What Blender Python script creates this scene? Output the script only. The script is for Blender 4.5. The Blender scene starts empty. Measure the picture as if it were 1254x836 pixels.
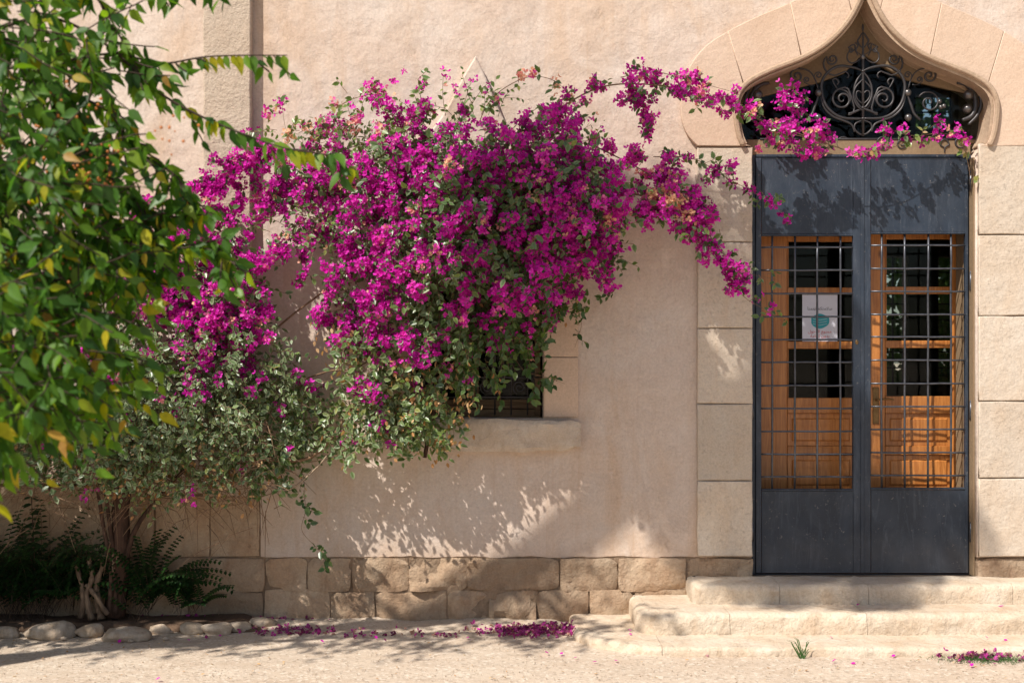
import bpy, bmesh, math, random
import numpy as np
from mathutils import Vector, Matrix, noise
R = math.radians
rnd = random.Random(7)
NP = np.random.RandomState(11)
scene = bpy.context.scene
COL = scene.collection

# ------------------------------------------------------------------ camera, sky, sun, exposure
H, D, FPX = 1.684, 8.0, 1520.0            # eye height, distance to the wall plane (y = 0), focal length in photo pixels
cd = bpy.data.cameras.new("camera"); cam = bpy.data.objects.new("camera", cd); COL.objects.link(cam)
cam.location = (0, -D, H); cam.rotation_euler = (R(90), 0, 0)
cd.sensor_width = 36; cd.lens = FPX/1254*36; cd.shift_y = 0.0175
cd.clip_start = 0.05; cd.clip_end = 500
cd.dof.use_dof = True; cd.dof.focus_distance = 7.7; cd.dof.aperture_fstop = 3.6
scene.camera = cam
SUNDIR = Vector((0.95, 1.0, -1.62)).normalized()      # the way the light travels: from the upper left, raking the wall
elev = math.asin(-SUNDIR.z)
w = bpy.data.worlds.new("World"); scene.world = w; w.use_nodes = True
nt = w.node_tree
sky = nt.nodes.new("ShaderNodeTexSky"); sky.sky_type = 'NISHITA'; sky.sun_disc = False
sky.sun_elevation = elev
sky.sun_rotation = math.atan2(-SUNDIR.x, -SUNDIR.y)
sky.air_density = 1.0; sky.dust_density = 1.5
nt.links.new(sky.outputs[0], nt.nodes["Background"].inputs[0]); nt.nodes["Background"].inputs[1].default_value = 0.09
sd = bpy.data.lights.new("sun", 'SUN'); sd.energy = 4.9; sd.angle = R(0.53); sd.color = (1.0, 0.95, 0.88)
so = bpy.data.objects.new("sun", sd); COL.objects.link(so)
so.rotation_euler = SUNDIR.to_track_quat('-Z', 'Y').to_euler(); so.location = (-6, -8, 12)
vs = scene.view_settings; vs.view_transform = 'Standard'; vs.look = 'None'; vs.exposure = 0.36; vs.gamma = 1
scene.cycles.max_bounces = 8; scene.cycles.transparent_max_bounces = 8

def P(px, py, y=0.0):
    s = FPX/(D+y)
    return Vector(((px-627)/s, y, H+(440-py)/s))

# ------------------------------------------------------------------ materials
def new_mat(name, rough=0.9, spec=0.3):
    m = bpy.data.materials.new(name); m.use_nodes = True
    b = m.node_tree.nodes["Principled BSDF"]
    b.inputs["Roughness"].default_value = rough
    b.inputs["Specular IOR Level"].default_value = spec
    return m, m.node_tree, b
def N(t, typ, **kw):
    n = t.nodes.new(typ)
    for k, v in kw.items():
        if k in n.inputs.keys(): n.inputs[k].default_value = v
        else: setattr(n, k, v)
    return n
def ramp(t, src, stops):
    r = t.nodes.new("ShaderNodeValToRGB"); e = r.color_ramp.elements
    while len(e) < len(stops): e.new(0.5)
    for i, (p, c) in enumerate(stops):
        e[i].position = p; e[i].color = (c[0], c[1], c[2], 1) if not isinstance(c, (int, float)) else (c, c, c, 1)
    t.links.new(src, r.inputs[0]); return r.outputs[0]
def mixc(t, fac, a, b, mode='MIX'):
    n = t.nodes.new("ShaderNodeMix"); n.data_type = 'RGBA'; n.blend_type = mode
    for i, v in ((0, fac), (6, a), (7, b)):
        if isinstance(v, (int, float)): n.inputs[i].default_value = v
        elif isinstance(v, tuple): n.inputs[i].default_value = (v[0], v[1], v[2], 1)
        else: t.links.new(v, n.inputs[i])
    return n.outputs[2]
def coords(t, scale=(1, 1, 1)):
    g = t.nodes.new("ShaderNodeNewGeometry"); m = t.nodes.new("ShaderNodeMapping"); m.inputs["Scale"].default_value = scale
    t.links.new(g.outputs["Position"], m.inputs[0]); return m.outputs[0]
def nz(t, scale, detail=4, rough=0.55, sc=(1, 1, 1), dist=0):
    n = N(t, "ShaderNodeTexNoise", Scale=scale, Detail=detail, Roughness=rough, Distortion=dist)
    t.links.new(coords(t, sc), n.inputs["Vector"]); return n.outputs["Fac"]
def bumps(t, b, items):
    prev = None
    for h, strength, dist in items:
        n = N(t, "ShaderNodeBump", Strength=strength, Distance=dist)
        t.links.new(h, n.inputs["Height"])
        if prev: t.links.new(prev, n.inputs["Normal"])
        prev = n.outputs[0]
    t.links.new(prev, b.inputs["Normal"])
def objrand(t): return t.nodes.new("ShaderNodeObjectInfo").outputs["Random"]

def stone_mat(name, c1, c2, c3, s1=1.6, bs=1.0, vary=0.25, streak=0.5, pits=0.0, rough=0.92):
    m, t, b = new_mat(name, rough, 0.2)
    c = mixc(t, ramp(t, nz(t, s1, 5, 0.6), [(0.36, 0), (0.66, 1)]), c1, c2)
    c = mixc(t, ramp(t, nz(t, s1*2.6, 6, 0.65, (1, 1, 0.35), 0.6), [(0.48, 0), (0.75, streak)]), c, c3)
    g = ramp(t, nz(t, 85, 3, 0.7), [(0.3, 0.87), (0.7, 1.08)])
    c = mixc(t, 1.0, c, g, 'MULTIPLY')
    if vary:
        v = ramp(t, objrand(t), [(0, 1-vary), (1, 1+vary*0.3)])
        c = mixc(t, 1.0, c, v, 'MULTIPLY')
    t.links.new(c, b.inputs["Base Color"])
    it = [(nz(t, 4.5, 4, 0.55), 0.30*bs, 0.05), (nz(t, 24, 6, 0.65), 0.45*bs, 0.014), (nz(t, 75, 4, 0.7), 0.35*bs, 0.006)]
    if name == 'rough_render': it.append((nz(t, 42, 6, 0.75), 0.9, 0.014))
    if pits: it.append((ramp(t, nz(t, 38, 6, 0.8), [(0.36, 0), (0.42, 1)]), pits, 0.008))
    bumps(t, b, it); return m

M = {}
# plaster: dusty pink beige, warmer ochre stains, pale lime bloom
def plaster():
    m, t, b = new_mat("plaster", 0.93, 0.15)
    c = mixc(t, ramp(t, nz(t, 0.9, 5, 0.6, (1, 1, 1), 0.5), [(0.38, 0), (0.62, 1)]), (0.625, 0.525, 0.447), (0.598, 0.468, 0.375))
    c = mixc(t, ramp(t, nz(t, 1.5, 6, 0.62, (1.6, 1, 0.45), 0.8), [(0.49, 0), (0.72, 0.85)]), c, (0.56, 0.40, 0.28))
    c = mixc(t, ramp(t, nz(t, 2.2, 6, 0.7, (1, 1, 0.7), 1.2), [(0.50, 0), (0.72, 0.45)]), c, (0.68, 0.61, 0.54))
    c = mixc(t, ramp(t, nz(t, 7, 6, 0.7, (2.2, 1, 0.25)), [(0.55, 0), (0.8, 0.35)]), c, (0.44, 0.29, 0.19))
    c = mixc(t, ramp(t, nz(t, 3.1, 8, 0.75, (1, 1, 1), 2.5), [(0.492, 0), (0.5, 0.45), (0.508, 0)]), c, (0.38, 0.25, 0.17))
    c = mixc(t, 1.0, c, ramp(t, nz(t, 60, 4, 0.7), [(0.3, 0.86), (0.7, 1.06)]), 'MULTIPLY')
    c = mixc(t, ramp(t, nz(t, 1.0, 6, 0.7, (7, 1, 0.22), 0.8), [(0.56, 0), (0.74, 0.40)]), c, (0.47, 0.31, 0.20))
    c = mixc(t, ramp(t, nz(t, 13, 5, 0.75), [(0.62, 0), (0.70, 0.45)]), c, (0.68, 0.61, 0.54))
    # warmer, browner tone towards the ground, its edge broken by noise
    g = t.nodes.new("ShaderNodeSeparateXYZ"); t.links.new(coords(t), g.inputs[0])
    z = t.nodes.new("ShaderNodeMath"); z.operation = 'MULTIPLY_ADD'; z.inputs[1].default_value = 0.9
    t.links.new(nz(t, 2.0, 5), z.inputs[0]); t.links.new(g.outputs[2], z.inputs[2])
    c = mixc(t, ramp(t, z.outputs[0], [(0.8, 0.5), (2.6, 0)]), c, (0.50, 0.345, 0.235))
    t.links.new(c, b.inputs["Base Color"])
    bumps(t, b, [(nz(t, 1.7, 3, 0.5), 0.25, 0.20), (nz(t, 6.5, 3, 0.5, (1, 1, 1), 0.3), 0.22, 0.04), (nz(t, 28, 5, 0.62), 0.42, 0.012), (nz(t, 150, 2, 0.6), 0.25, 0.002),
                 (ramp(t, nz(t, 2.4, 8, 0.7, (1, 1, 1), 2.0), [(0.49, 0), (0.5, 1), (0.51, 0)]), 0.35, 0.006)])
    return m
M['plaster'] = plaster()
M['pilaster'] = stone_mat("rough_render", (0.56, 0.46, 0.36), (0.53, 0.41, 0.31), (0.48, 0.35, 0.25), 1.4, 1.5, 0, 0.4, 0.0)
M['arch'] = stone_mat("arch_stone", (0.63, 0.475, 0.36), (0.605, 0.435, 0.315), (0.55, 0.385, 0.27), 1.3, 0.7, 0.08, 0.6)
M['column'] = stone_mat("column_stone", (0.60, 0.515, 0.42), (0.56, 0.455, 0.35), (0.56, 0.43, 0.31), 2.4, 1.1, 0.12, 0.7, 0.5)
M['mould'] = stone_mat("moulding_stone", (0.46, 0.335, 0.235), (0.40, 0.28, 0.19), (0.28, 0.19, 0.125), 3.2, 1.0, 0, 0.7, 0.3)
M['base'] = stone_mat("base_stone", (0.50, 0.375, 0.26), (0.43, 0.285, 0.18), (0.33, 0.205, 0.125), 3.6, 2.4, 0.28, 0.8, 0.5)
M['mortar'] = stone_mat("mortar", (0.32, 0.23, 0.155), (0.25, 0.17, 0.11), (0.17, 0.11, 0.07), 5, 2.2, 0, 0.7, 0.6)
M['step'] = stone_mat("step_stone", (0.66, 0.56, 0.44), (0.60, 0.47, 0.34), (0.50, 0.355, 0.23), 3.4, 2.0, 0.10, 0.8, 0.5)
M['sill'] = stone_mat("sill_stone", (0.66, 0.57, 0.47), (0.58, 0.46, 0.35), (0.46, 0.34, 0.24), 5.0, 2.2, 0.05, 0.7, 0.3)
M['rock'] = stone_mat("rock", (0.56, 0.46, 0.36), (0.46, 0.34, 0.23), (0.36, 0.25, 0.16), 9, 1.6, 0.3, 0.7, 0.3)
M['tan'] = stone_mat("tan_board", (0.25, 0.175, 0.105), (0.22, 0.15, 0.088), (0.18, 0.12, 0.07), 2.5, 0.5, 0, 0.5)
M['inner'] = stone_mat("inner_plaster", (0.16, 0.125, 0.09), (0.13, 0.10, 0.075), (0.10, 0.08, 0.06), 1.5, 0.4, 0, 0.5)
M['soil'] = stone_mat("soil", (0.16, 0.10, 0.065), (0.11, 0.07, 0.045), (0.07, 0.045, 0.03), 6, 2.2, 0, 0.7, 0.6)
def ground():
    m, t, b = new_mat("packed_gravel", 0.95, 0.15)
    c = mixc(t, ramp(t, nz(t, 1.1, 6, 0.65), [(0.35, 0), (0.68, 1)]), (0.60, 0.495, 0.385), (0.52, 0.405, 0.30))
    c = mixc(t, ramp(t, nz(t, 3.5, 6, 0.7, (0.35, 1.6, 1)), [(0.5, 0), (0.75, 0.6)]), c, (0.44, 0.325, 0.23))
    sp = N(t, "ShaderNodeTexVoronoi", Scale=60.0); t.links.new(coords(t), sp.inputs["Vector"])
    hs = t.nodes.new("ShaderNodeSeparateColor"); t.links.new(sp.outputs["Color"], hs.inputs[0])
    c = mixc(t, ramp(t, hs.outputs[0], [(0.80, 0), (0.9, 0.5)]), c, (0.33, 0.255, 0.19))
    c = mixc(t, ramp(t, hs.outputs[1], [(0.82, 0), (0.92, 0.6)]), c, (0.72, 0.63, 0.52))
    c = mixc(t, 1.0, c, ramp(t, nz(t, 190, 3, 0.75), [(0.3, 0.78), (0.7, 1.1)]), 'MULTIPLY')
    t.links.new(c, b.inputs["Base Color"])
    bumps(t, b, [(nz(t, 5, 5, 0.6, (0.6, 1.4, 1)), 0.5, 0.03), (nz(t, 45, 5, 0.7), 0.6, 0.010), (nz(t, 200, 3, 0.7), 0.6, 0.003)])
    return m
M['ground'] = ground()
def wood():
    m, t, b = new_mat("varnished_pine", 0.36, 0.5)
    g = nz(t, 3.0, 6, 0.6, (9, 9, 0.55), 2.2)
    c = mixc(t, ramp(t, g, [(0.38, 0), (0.62, 1)]), (0.52, 0.205, 0.052), (0.35, 0.118, 0.024))
    kn = N(t, "ShaderNodeTexVoronoi", Scale=4.2); t.links.new(coords(t, (1, 1, 0.7)), kn.inputs["Vector"])
    c = mixc(t, ramp(t, kn.outputs["Distance"], [(0.04, 0.85), (0.11, 0)]), c, (0.09, 0.025, 0.008))
    c = mixc(t, 1.0, c, ramp(t, objrand(t), [(0, 0.82), (1, 1.1)]), 'MULTIPLY')
    t.links.new(c, b.inputs["Base Color"]); b.inputs["Coat Weight"].default_value = 0.25
    bumps(t, b, [(g, 0.15, 0.004)]); return m
M['wood'] = wood()
def oldwood():
    m, t, b = new_mat("weathered_wood", 0.8, 0.2)
    g = nz(t, 3.0, 6, 0.6, (0.8, 9, 14), 1.0)
    c = mixc(t, ramp(t, g, [(0.38, 0), (0.62, 1)]), (0.22, 0.15, 0.09), (0.11, 0.07, 0.04))
    t.links.new(c, b.inputs["Base Color"]); bumps(t, b, [(g, 0.4, 0.004)]); return m
M['oldwood'] = oldwood()
def iron_paint():
    m, t, b = new_mat("slate_iron_paint", 0.42, 0.5)
    c = mixc(t, ramp(t, nz(t, 2.2, 6, 0.65, (1.4, 1, 0.5), 0.8), [(0.35, 0), (0.7, 1)]), (0.011, 0.018, 0.030), (0.022, 0.034, 0.054))
    c = mixc(t, ramp(t, nz(t, 1.8, 7, 0.7, (1.2, 1, 0.8), 3.5), [(0.46, 0), (0.70, 0.5)]), c, (0.045, 0.056, 0.075))
    c = mixc(t, ramp(t, nz(t, 5.0, 8, 0.78, (2.4, 1, 0.35), 2.5), [(0.52, 0), (0.76, 0.6)]), c, (0.10, 0.12, 0.15))
    c = mixc(t, ramp(t, nz(t, 38, 5, 0.8), [(0.62, 0), (0.68, 0.7)]), c, (0.24, 0.22, 0.20))
    # grey dust kicked up over the kick plate
    g = t.nodes.new("ShaderNodeSeparateXYZ"); t.links.new(coords(t), g.inputs[0])
    z = t.nodes.new("ShaderNodeMath"); z.operation = 'MULTIPLY_ADD'; z.inputs[1].default_value = 0.35
    t.links.new(nz(t, 4.0, 6, 0.7), z.inputs[0]); t.links.new(g.outputs[2], z.inputs[2])
    c = mixc(t, ramp(t, z.outputs[0], [(0.42, 0.5), (0.72, 0)]), c, (0.13, 0.12, 0.115))
    t.links.new(c, b.inputs["Base Color"])
    t.links.new(ramp(t, nz(t, 6, 5, 0.7), [(0.3, 0.40), (0.7, 0.62)]), b.inputs["Roughness"])
    bumps(t, b, [(nz(t, 2.5, 3), 0.25, 0.03), (nz(t, 60, 4), 0.12, 0.003)]); return m
M['iron'] = iron_paint()
def simple(name, c, rough=0.6, spec=0.4, metal=0.0, ns=20, vary=0.25):
    m, t, b = new_mat(name, rough, spec); b.inputs["Metallic"].default_value = metal
    n = ramp(t, nz(t, ns, 5, 0.65), [(0.3, 1-vary), (0.7, 1+vary)])
    t.links.new(mixc(t, 1.0, c, n, 'MULTIPLY'), b.inputs["Base Color"]); bumps(t, b, [(nz(t, ns*3, 3), 0.15, 0.003)]); return m
M['wrought'] = simple("wrought_iron", (0.050, 0.045, 0.045), 0.45, 0.5, 0.4, 30)
M['bar'] = simple("grid_iron", (0.085, 0.088, 0.10), 0.38, 0.6, 0.6, 30, 0.35)
M['ball'] = simple("iron_ball", (0.13, 0.12, 0.115), 0.32, 0.6, 0.7, 20)
M['brass'] = simple("old_brass", (0.20, 0.12, 0.05), 0.45, 0.5, 0.8, 40)
M['frameline'] = simple("dark_line", (0.03, 0.03, 0.03), 0.7)
M['paper'] = simple("paper", (0.66, 0.66, 0.74), 0.8, 0.2, 0, 3, 0.03)
M['teal'] = simple("teal_ink", (0.05, 0.33, 0.38), 0.8, 0.2, 0, 3, 0.05)
M['redink'] = simple("red_ink", (0.55, 0.05, 0.05), 0.8, 0.2, 0, 3, 0.05)
M['blackink'] = simple("black_ink", (0.06, 0.06, 0.07), 0.8, 0.2, 0, 3, 0.05)
def glass():
    m, t, b = new_mat("window_glass", 0.03, 0.5)
    b.inputs["Base Color"].default_value = (0.55, 0.6, 0.56, 1); b.inputs["Transmission Weight"].default_value = 1.0
    b.inputs["IOR"].default_value = 1.2
    return m
M['glass'] = glass()
def bark(name, c1, c2, sc=30):
    m, t, b = new_mat(name, 0.9, 0.2)
    g = nz(t, sc, 5, 0.65, (1, 1, 0.25), 0.8)
    t.links.new(mixc(t, ramp(t, g, [(0.35, 0), (0.65, 1)]), c1, c2), b.inputs["Base Color"]); bumps(t, b, [(g, 0.6, 0.01)]); return m
M['bark'] = bark("bark", (0.10, 0.055, 0.038), (0.045, 0.027, 0.019))
M['palebark'] = bark("pale_bark", (0.40, 0.31, 0.22), (0.26, 0.18, 0.12), 60)
M['rootbark'] = bark("root_bark", (0.24, 0.165, 0.11), (0.10, 0.065, 0.042), 45)
M['twig'] = bark("twig", (0.27, 0.17, 0.10), (0.15, 0.09, 0.055), 60)
M['darktwig'] = bark("dark_twig", (0.075, 0.05, 0.035), (0.04, 0.027, 0.02), 60)
def leafmat(name, stops, rimc=None, trans=0.35, rough=0.42, spec=0.5, obj=False, tr_gain=(1.3, 1.5, 0.6)):
    m = bpy.data.materials.new(name); m.use_nodes = True; t = m.node_tree
    b = t.nodes["Principled BSDF"]; b.inputs["Roughness"].default_value = rough; b.inputs["Specular IOR Level"].default_value = spec
    if obj: fac = objrand(t)
    else:
        a = t.nodes.new("ShaderNodeAttribute"); a.attribute_name = "tint"; fac = a.outputs["Fac"]
    c = ramp(t, fac, stops)
    c = mixc(t, 1.0, c, ramp(t, nz(t, 45, 3), [(0.3, 0.82), (0.7, 1.12)]), 'MULTIPLY')
    if rimc:
        a2 = t.nodes.new("ShaderNodeAttribute"); a2.attribute_name = "rim"
        c = mixc(t, a2.outputs["Fac"], c, rimc)
    t.links.new(c, b.inputs["Base Color"])
    tr = t.nodes.new("ShaderNodeBsdfTranslucent"); t.links.new(mixc(t, 1.0, c, tr_gain, 'MULTIPLY'), tr.inputs[0])
    mx = t.nodes.new("ShaderNodeMixShader"); mx.inputs[0].default_value = trans
    out = t.nodes["Material Output"]
    t.links.new(b.outputs[0], mx.inputs[1]); t.links.new(tr.outputs[0], mx.inputs[2]); t.links.new(mx.outputs[0], out.inputs[0])
    return m
M['leaf'] = leafmat("bougainvillea_leaf", [(0.0, (0.035, 0.075, 0.022)), (0.45, (0.070, 0.135, 0.030)), (0.80, (0.15, 0.23, 0.035)), (0.93, (0.26, 0.26, 0.05)), (1.0, (0.40, 0.20, 0.07))], (0.52, 0.56, 0.38), 0.30, 0.34)
M['bract'] = leafmat("magenta_bract", [(0.0, (0.34, 0.005, 0.19)), (0.4, (0.64, 0.012, 0.40)), (0.72, (0.80, 0.05, 0.54)), (0.86, (0.80, 0.14, 0.50)), (0.90, (0.80, 0.36, 0.30)), (1.0, (0.82, 0.52, 0.30))], None, 0.38, 0.6, 0.25, False, (1.25, 0.9, 1.25))
M['wilted'] = leafmat("wilted_bract", [(0.0, (0.16, 0.025, 0.085)), (0.4, (0.42, 0.04, 0.25)), (0.75, (0.62, 0.09, 0.40)), (0.9, (0.45, 0.22, 0.20)), (1.0, (0.5, 0.34, 0.2))], None, 0.25, 0.7, 0.2)
M['dry'] = leafmat("dry_leaf", [(0.0, (0.42, 0.20, 0.08)), (0.5, (0.55, 0.30, 0.14)), (1.0, (0.66, 0.46, 0.26))], None, 0.3, 0.8, 0.2)
TREE_STOPS = [(0.0, (0.030, 0.085, 0.016)), (0.35, (0.060, 0.150, 0.018)), (0.72, (0.13, 0.25, 0.016)), (0.88, (0.24, 0.31, 0.012)), (0.95, (0.42, 0.36, 0.012)), (1.0, (0.42, 0.22, 0.06))]
M['treeleaf'] = leafmat("tree_leaf", TREE_STOPS, None, 0.52, 0.5, 0.35)
M['treeleaf_obj'] = leafmat("tree_leaf_single", TREE_STOPS, None, 0.42, 0.45, 0.45, True)
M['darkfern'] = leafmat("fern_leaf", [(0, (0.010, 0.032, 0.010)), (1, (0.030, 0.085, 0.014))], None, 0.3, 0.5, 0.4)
M['palm'] = leafmat("palm_leaf", [(0, (0.06, 0.13, 0.035)), (1, (0.20, 0.30, 0.10))], None, 0.3, 0.5, 0.4)
M['berry'] = simple("orange_berry", (0.50, 0.15, 0.02), 0.35, 0.5, 0, 10, 0.2)

# ------------------------------------------------------------------ helpers
def link(o, parent=None, kind=None, label=None, cat=None, group=None):
    COL.objects.link(o)
    if parent is not None: o.parent = parent
    if kind: o["kind"] = kind
    if label: o["label"] = label
    if cat: o["category"] = cat
    if group: o["group"] = group
    return o
def thing(name, label, cat, loc=(0, 0, 0), group=None):
    o = bpy.data.objects.new(name, None); o.location = loc; o.empty_display_size = 0.1
    o["_loc"] = 0; del o["_loc"]
    return link(o, None, None, label, cat, group)
def mesh_obj(name, me, mat, parent=None, smooth=False, sharp=0, **kw):
    if mat is not None and len(me.materials) == 0: me.materials.append(mat)
    if smooth: me.polygons.foreach_set("use_smooth", [True]*len(me.polygons))
    if sharp: me.set_sharp_from_angle(angle=R(sharp))
    o = bpy.data.objects.new(name, me)
    link(o, parent, **kw)
    if parent is not None:                       # geometry is written in world coordinates
        p = parent; off = Vector((0, 0, 0))
        while p is not None: off += p.location; p = p.parent
        o.location = -off
    return o
class MB:
    def __init__(s): s.v = []; s.f = []
    def add(s, vs, fs):
        n = len(s.v); s.v += [tuple(v) for v in vs]; s.f += [tuple(i+n for i in f) for f in fs]
    def box(s, x0, x1, y0, y1, z0, z1):
        s.add([(x0,y0,z0),(x1,y0,z0),(x1,y1,z0),(x0,y1,z0),(x0,y0,z1),(x1,y0,z1),(x1,y1,z1),(x0,y1,z1)],
              [(0,3,2,1),(4,5,6,7),(0,1,5,4),(1,2,6,5),(2,3,7,6),(3,0,4,7)])
    def bbox(s, x0, x1, y0, y1, z0, z1, b=0.003):     # box with chamfered front edges (front = -y)
        s.add([(x0,y1,z0),(x1,y1,z0),(x1,y1,z1),(x0,y1,z1),(x0,y0+b,z0),(x1,y0+b,z0),(x1,y0+b,z1),(x0,y0+b,z1),
               (x0+b,y0,z0+b),(x1-b,y0,z0+b),(x1-b,y0,z1-b),(x0+b,y0,z1-b)],
              [(0,3,2,1),(0,1,5,4),(1,2,6,5),(2,3,7,6),(3,0,4,7),(4,5,9,8),(5,6,10,9),(6,7,11,10),(7,4,8,11),(8,9,10,11)])
    def tube(s, pts, rad, n=6, cap=True):
        pts = [Vector(p) for p in pts]; L = len(pts)
        if L < 2: return
        if not hasattr(rad, '__len__'): rad = [rad]*L
        rings = []; t0 = (pts[1]-pts[0]).normalized(); up = Vector((0, 0, 1)) if abs(t0.z) < 0.9 else Vector((1, 0, 0))
        nrm = t0.cross(up).normalized()
        for i, p in enumerate(pts):
            t = (pts[min(i+1, L-1)]-pts[max(i-1, 0)]); t = t.normalized() if t.length > 1e-9 else t0
            nrm = (nrm - t*nrm.dot(t)); nrm = nrm.normalized() if nrm.length > 1e-6 else t.orthogonal().normalized()
            bn = t.cross(nrm)
            rings.append([p + (nrm*math.cos(2*math.pi*k/n)+bn*math.sin(2*math.pi*k/n))*rad[i] for k in range(n)])
        vs = [v for r in rings for v in r]
        fs = [(i*n+k, i*n+(k+1) % n, (i+1)*n+(k+1) % n, (i+1)*n+k) for i in range(L-1) for k in range(n)]
        if cap: fs += [tuple(range(n-1, -1, -1)), tuple((L-1)*n+k for k in range(n))]
        s.add(vs, fs)
    def ball(s, c, r, nu=10, nv=7, sc=(1, 1, 1)):
        vs = []; fs = []
        for j in range(nv+1):
            a = math.pi*j/nv
            for i in range(nu):
                b = 2*math.pi*i/nu
                vs.append((c[0]+r*sc[0]*math.sin(a)*math.cos(b), c[1]+r*sc[1]*math.sin(a)*math.sin(b), c[2]+r*sc[2]*math.cos(a)))
        for j in range(nv):
            for i in range(nu):
                fs.append((j*nu+i, (j+1)*nu+i, (j+1)*nu+(i+1) % nu, j*nu+(i+1) % nu))
        s.add(vs, fs)
    def build(s, name, mat, parent=None, smooth=False, **kw):
        me = bpy.data.meshes.new(name); me.from_pydata(s.v, [], s.f); me.update()
        return mesh_obj(name, me, mat, parent, smooth, **kw)
def catmull(pts, n=6, closed=False):
    pts = [Vector(p) for p in pts]; L = len(pts); out = []
    rng = range(L if closed else L-1)
    for i in rng:
        if closed: a, b, c, d = pts[i-1], pts[i], pts[(i+1) % L], pts[(i+2) % L]
        else: a, b, c, d = pts[max(i-1, 0)], pts[i], pts[i+1], pts[min(i+2, L-1)]
        for k in range(n):
            u = k/n
            out.append(0.5*((2*b)+(-a+c)*u+(2*a-5*b+4*c-d)*u*u+(-a+3*b-3*c+d)*u**3))
    if not closed: out.append(pts[-1])
    return out
def plate(name, loops, y0, y1, mat, parent=None, bevel=0.006, smooth=False, **kw):
    """flat slab standing in the XZ plane: loops[0] outline, others holes, points (x, z); front face at y0"""
    cu = bpy.data.curves.new(name, 'CURVE'); cu.dimensions = '2D'; cu.fill_mode = 'BOTH'
    for lp in loops:
        sp = cu.splines.new('POLY'); sp.points.add(len(lp)-1)
        for q, (x, z) in zip(sp.points, lp): q.co = (x, z, 0, 1)
        sp.use_cyclic_u = True
    bevel = min(bevel, (y1-y0)*0.45)
    cu.extrude = (y1-y0)/2-bevel; cu.bevel_depth = bevel; cu.bevel_resolution = 1; cu.offset = -bevel
    tmp = bpy.data.objects.new("tmp", cu); me = bpy.data.meshes.new_from_object(tmp)
    bpy.data.objects.remove(tmp); me.name = name
    yc = (y0+y1)/2
    me.transform(Matrix(((1, 0, 0, 0), (0, 0, -1, yc), (0, 1, 0, 0), (0, 0, 0, 1))))
    me.materials.clear()
    return mesh_obj(name, me, mat, parent, smooth, **kw)
def px2(pts, y=0.0): return [(P(a, b, y).x, P(a, b, y).z) for a, b in pts]
def wob(pts, amp, step=0.05, seed=0):
    out = []; L = len(pts)
    for i in range(L):
        a = Vector(pts[i]); b = Vector(pts[(i+1) % L]); n = max(1, int((b-a).length/step))
        for k in range(n):
            p = a.lerp(b, k/n); q = Vector((p.x*9, p.y*9, seed))
            out.append((p.x+amp*noise.noise(q), p.y+amp*noise.noise(q+Vector((31, 7, 3)))))
    return out
def rough_block(name, x0, x1, z0, z1, yf, yb, mat, parent, rough=0.02, rad=0.035, seed=0, **kw):
    nx = max(8, min(20, int((x1-x0)/0.032))); nzz = max(7, min(14, int((z1-z0)/0.028)))
    vs = []; fs = []
    W = x1-x0; Hh = z1-z0; cx = (x0+x1)/2; cz = (z0+z1)/2
    for j in range(nzz+1):
        for i in range(nx+1):
            u = -1+2*i/nx; v = -1+2*j/nzz
            q = Vector((cx+u*W*3+seed*7.3, cz*3+v*3+seed, seed*1.7))
            x = cx+u*W/2; z = cz+v*Hh/2
            # round the corners in plan and wobble the outline
            cr = max(0, abs(u)**5*abs(v)**5)*rnd.choice((.4, 1, 1.6))
            x -= math.copysign(cr*rad*1.1, u); z -= math.copysign(cr*rad*1.1, v)
            edge = max(abs(u)**(W/rad*0.9+3), abs(v)**(Hh/rad*0.9+3))
            x += 0.7*rad*noise.noise(Vector((z*9, seed*3.1, u)))*abs(u)**3; z += 0.7*rad*noise.noise(Vector((x*7, seed*5.7, v)))*abs(v)**3
            d = rad*edge + rough*(noise.noise(Vector((x*6, z*6, seed)))+0.6*noise.noise(Vector((x*15, z*15, seed+9)))+0.4*abs(noise.noise(Vector((x*30, z*30, seed+4)))))
            vs.append((x, yf+d, z))
    for j in range(nzz):
        for i in range(nx):
            a = j*(nx+1)+i; fs.append((a, a+1, a+nx+2, a+nx+1))
    ring = [i for i in range(nx+1)]+[(j+1)*(nx+1)-1 for j in range(1, nzz+1)]+[nzz*(nx+1)+i for i in range(nx-1, -1, -1)]+[j*(nx+1) for j in range(nzz-1, 0, -1)]
    n0 = len(vs); L = len(ring)
    for r in ring: vs.append((vs[r][0], yb, vs[r][2]))
    for k in range(L): fs.append((ring[k], n0+k, n0+(k+1) % L, ring[(k+1) % L]))
    me = bpy.data.meshes.new(name); me.from_pydata(vs, [], fs); me.update()
    return mesh_obj(name, me, mat, parent, True, 38, **kw)

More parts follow.
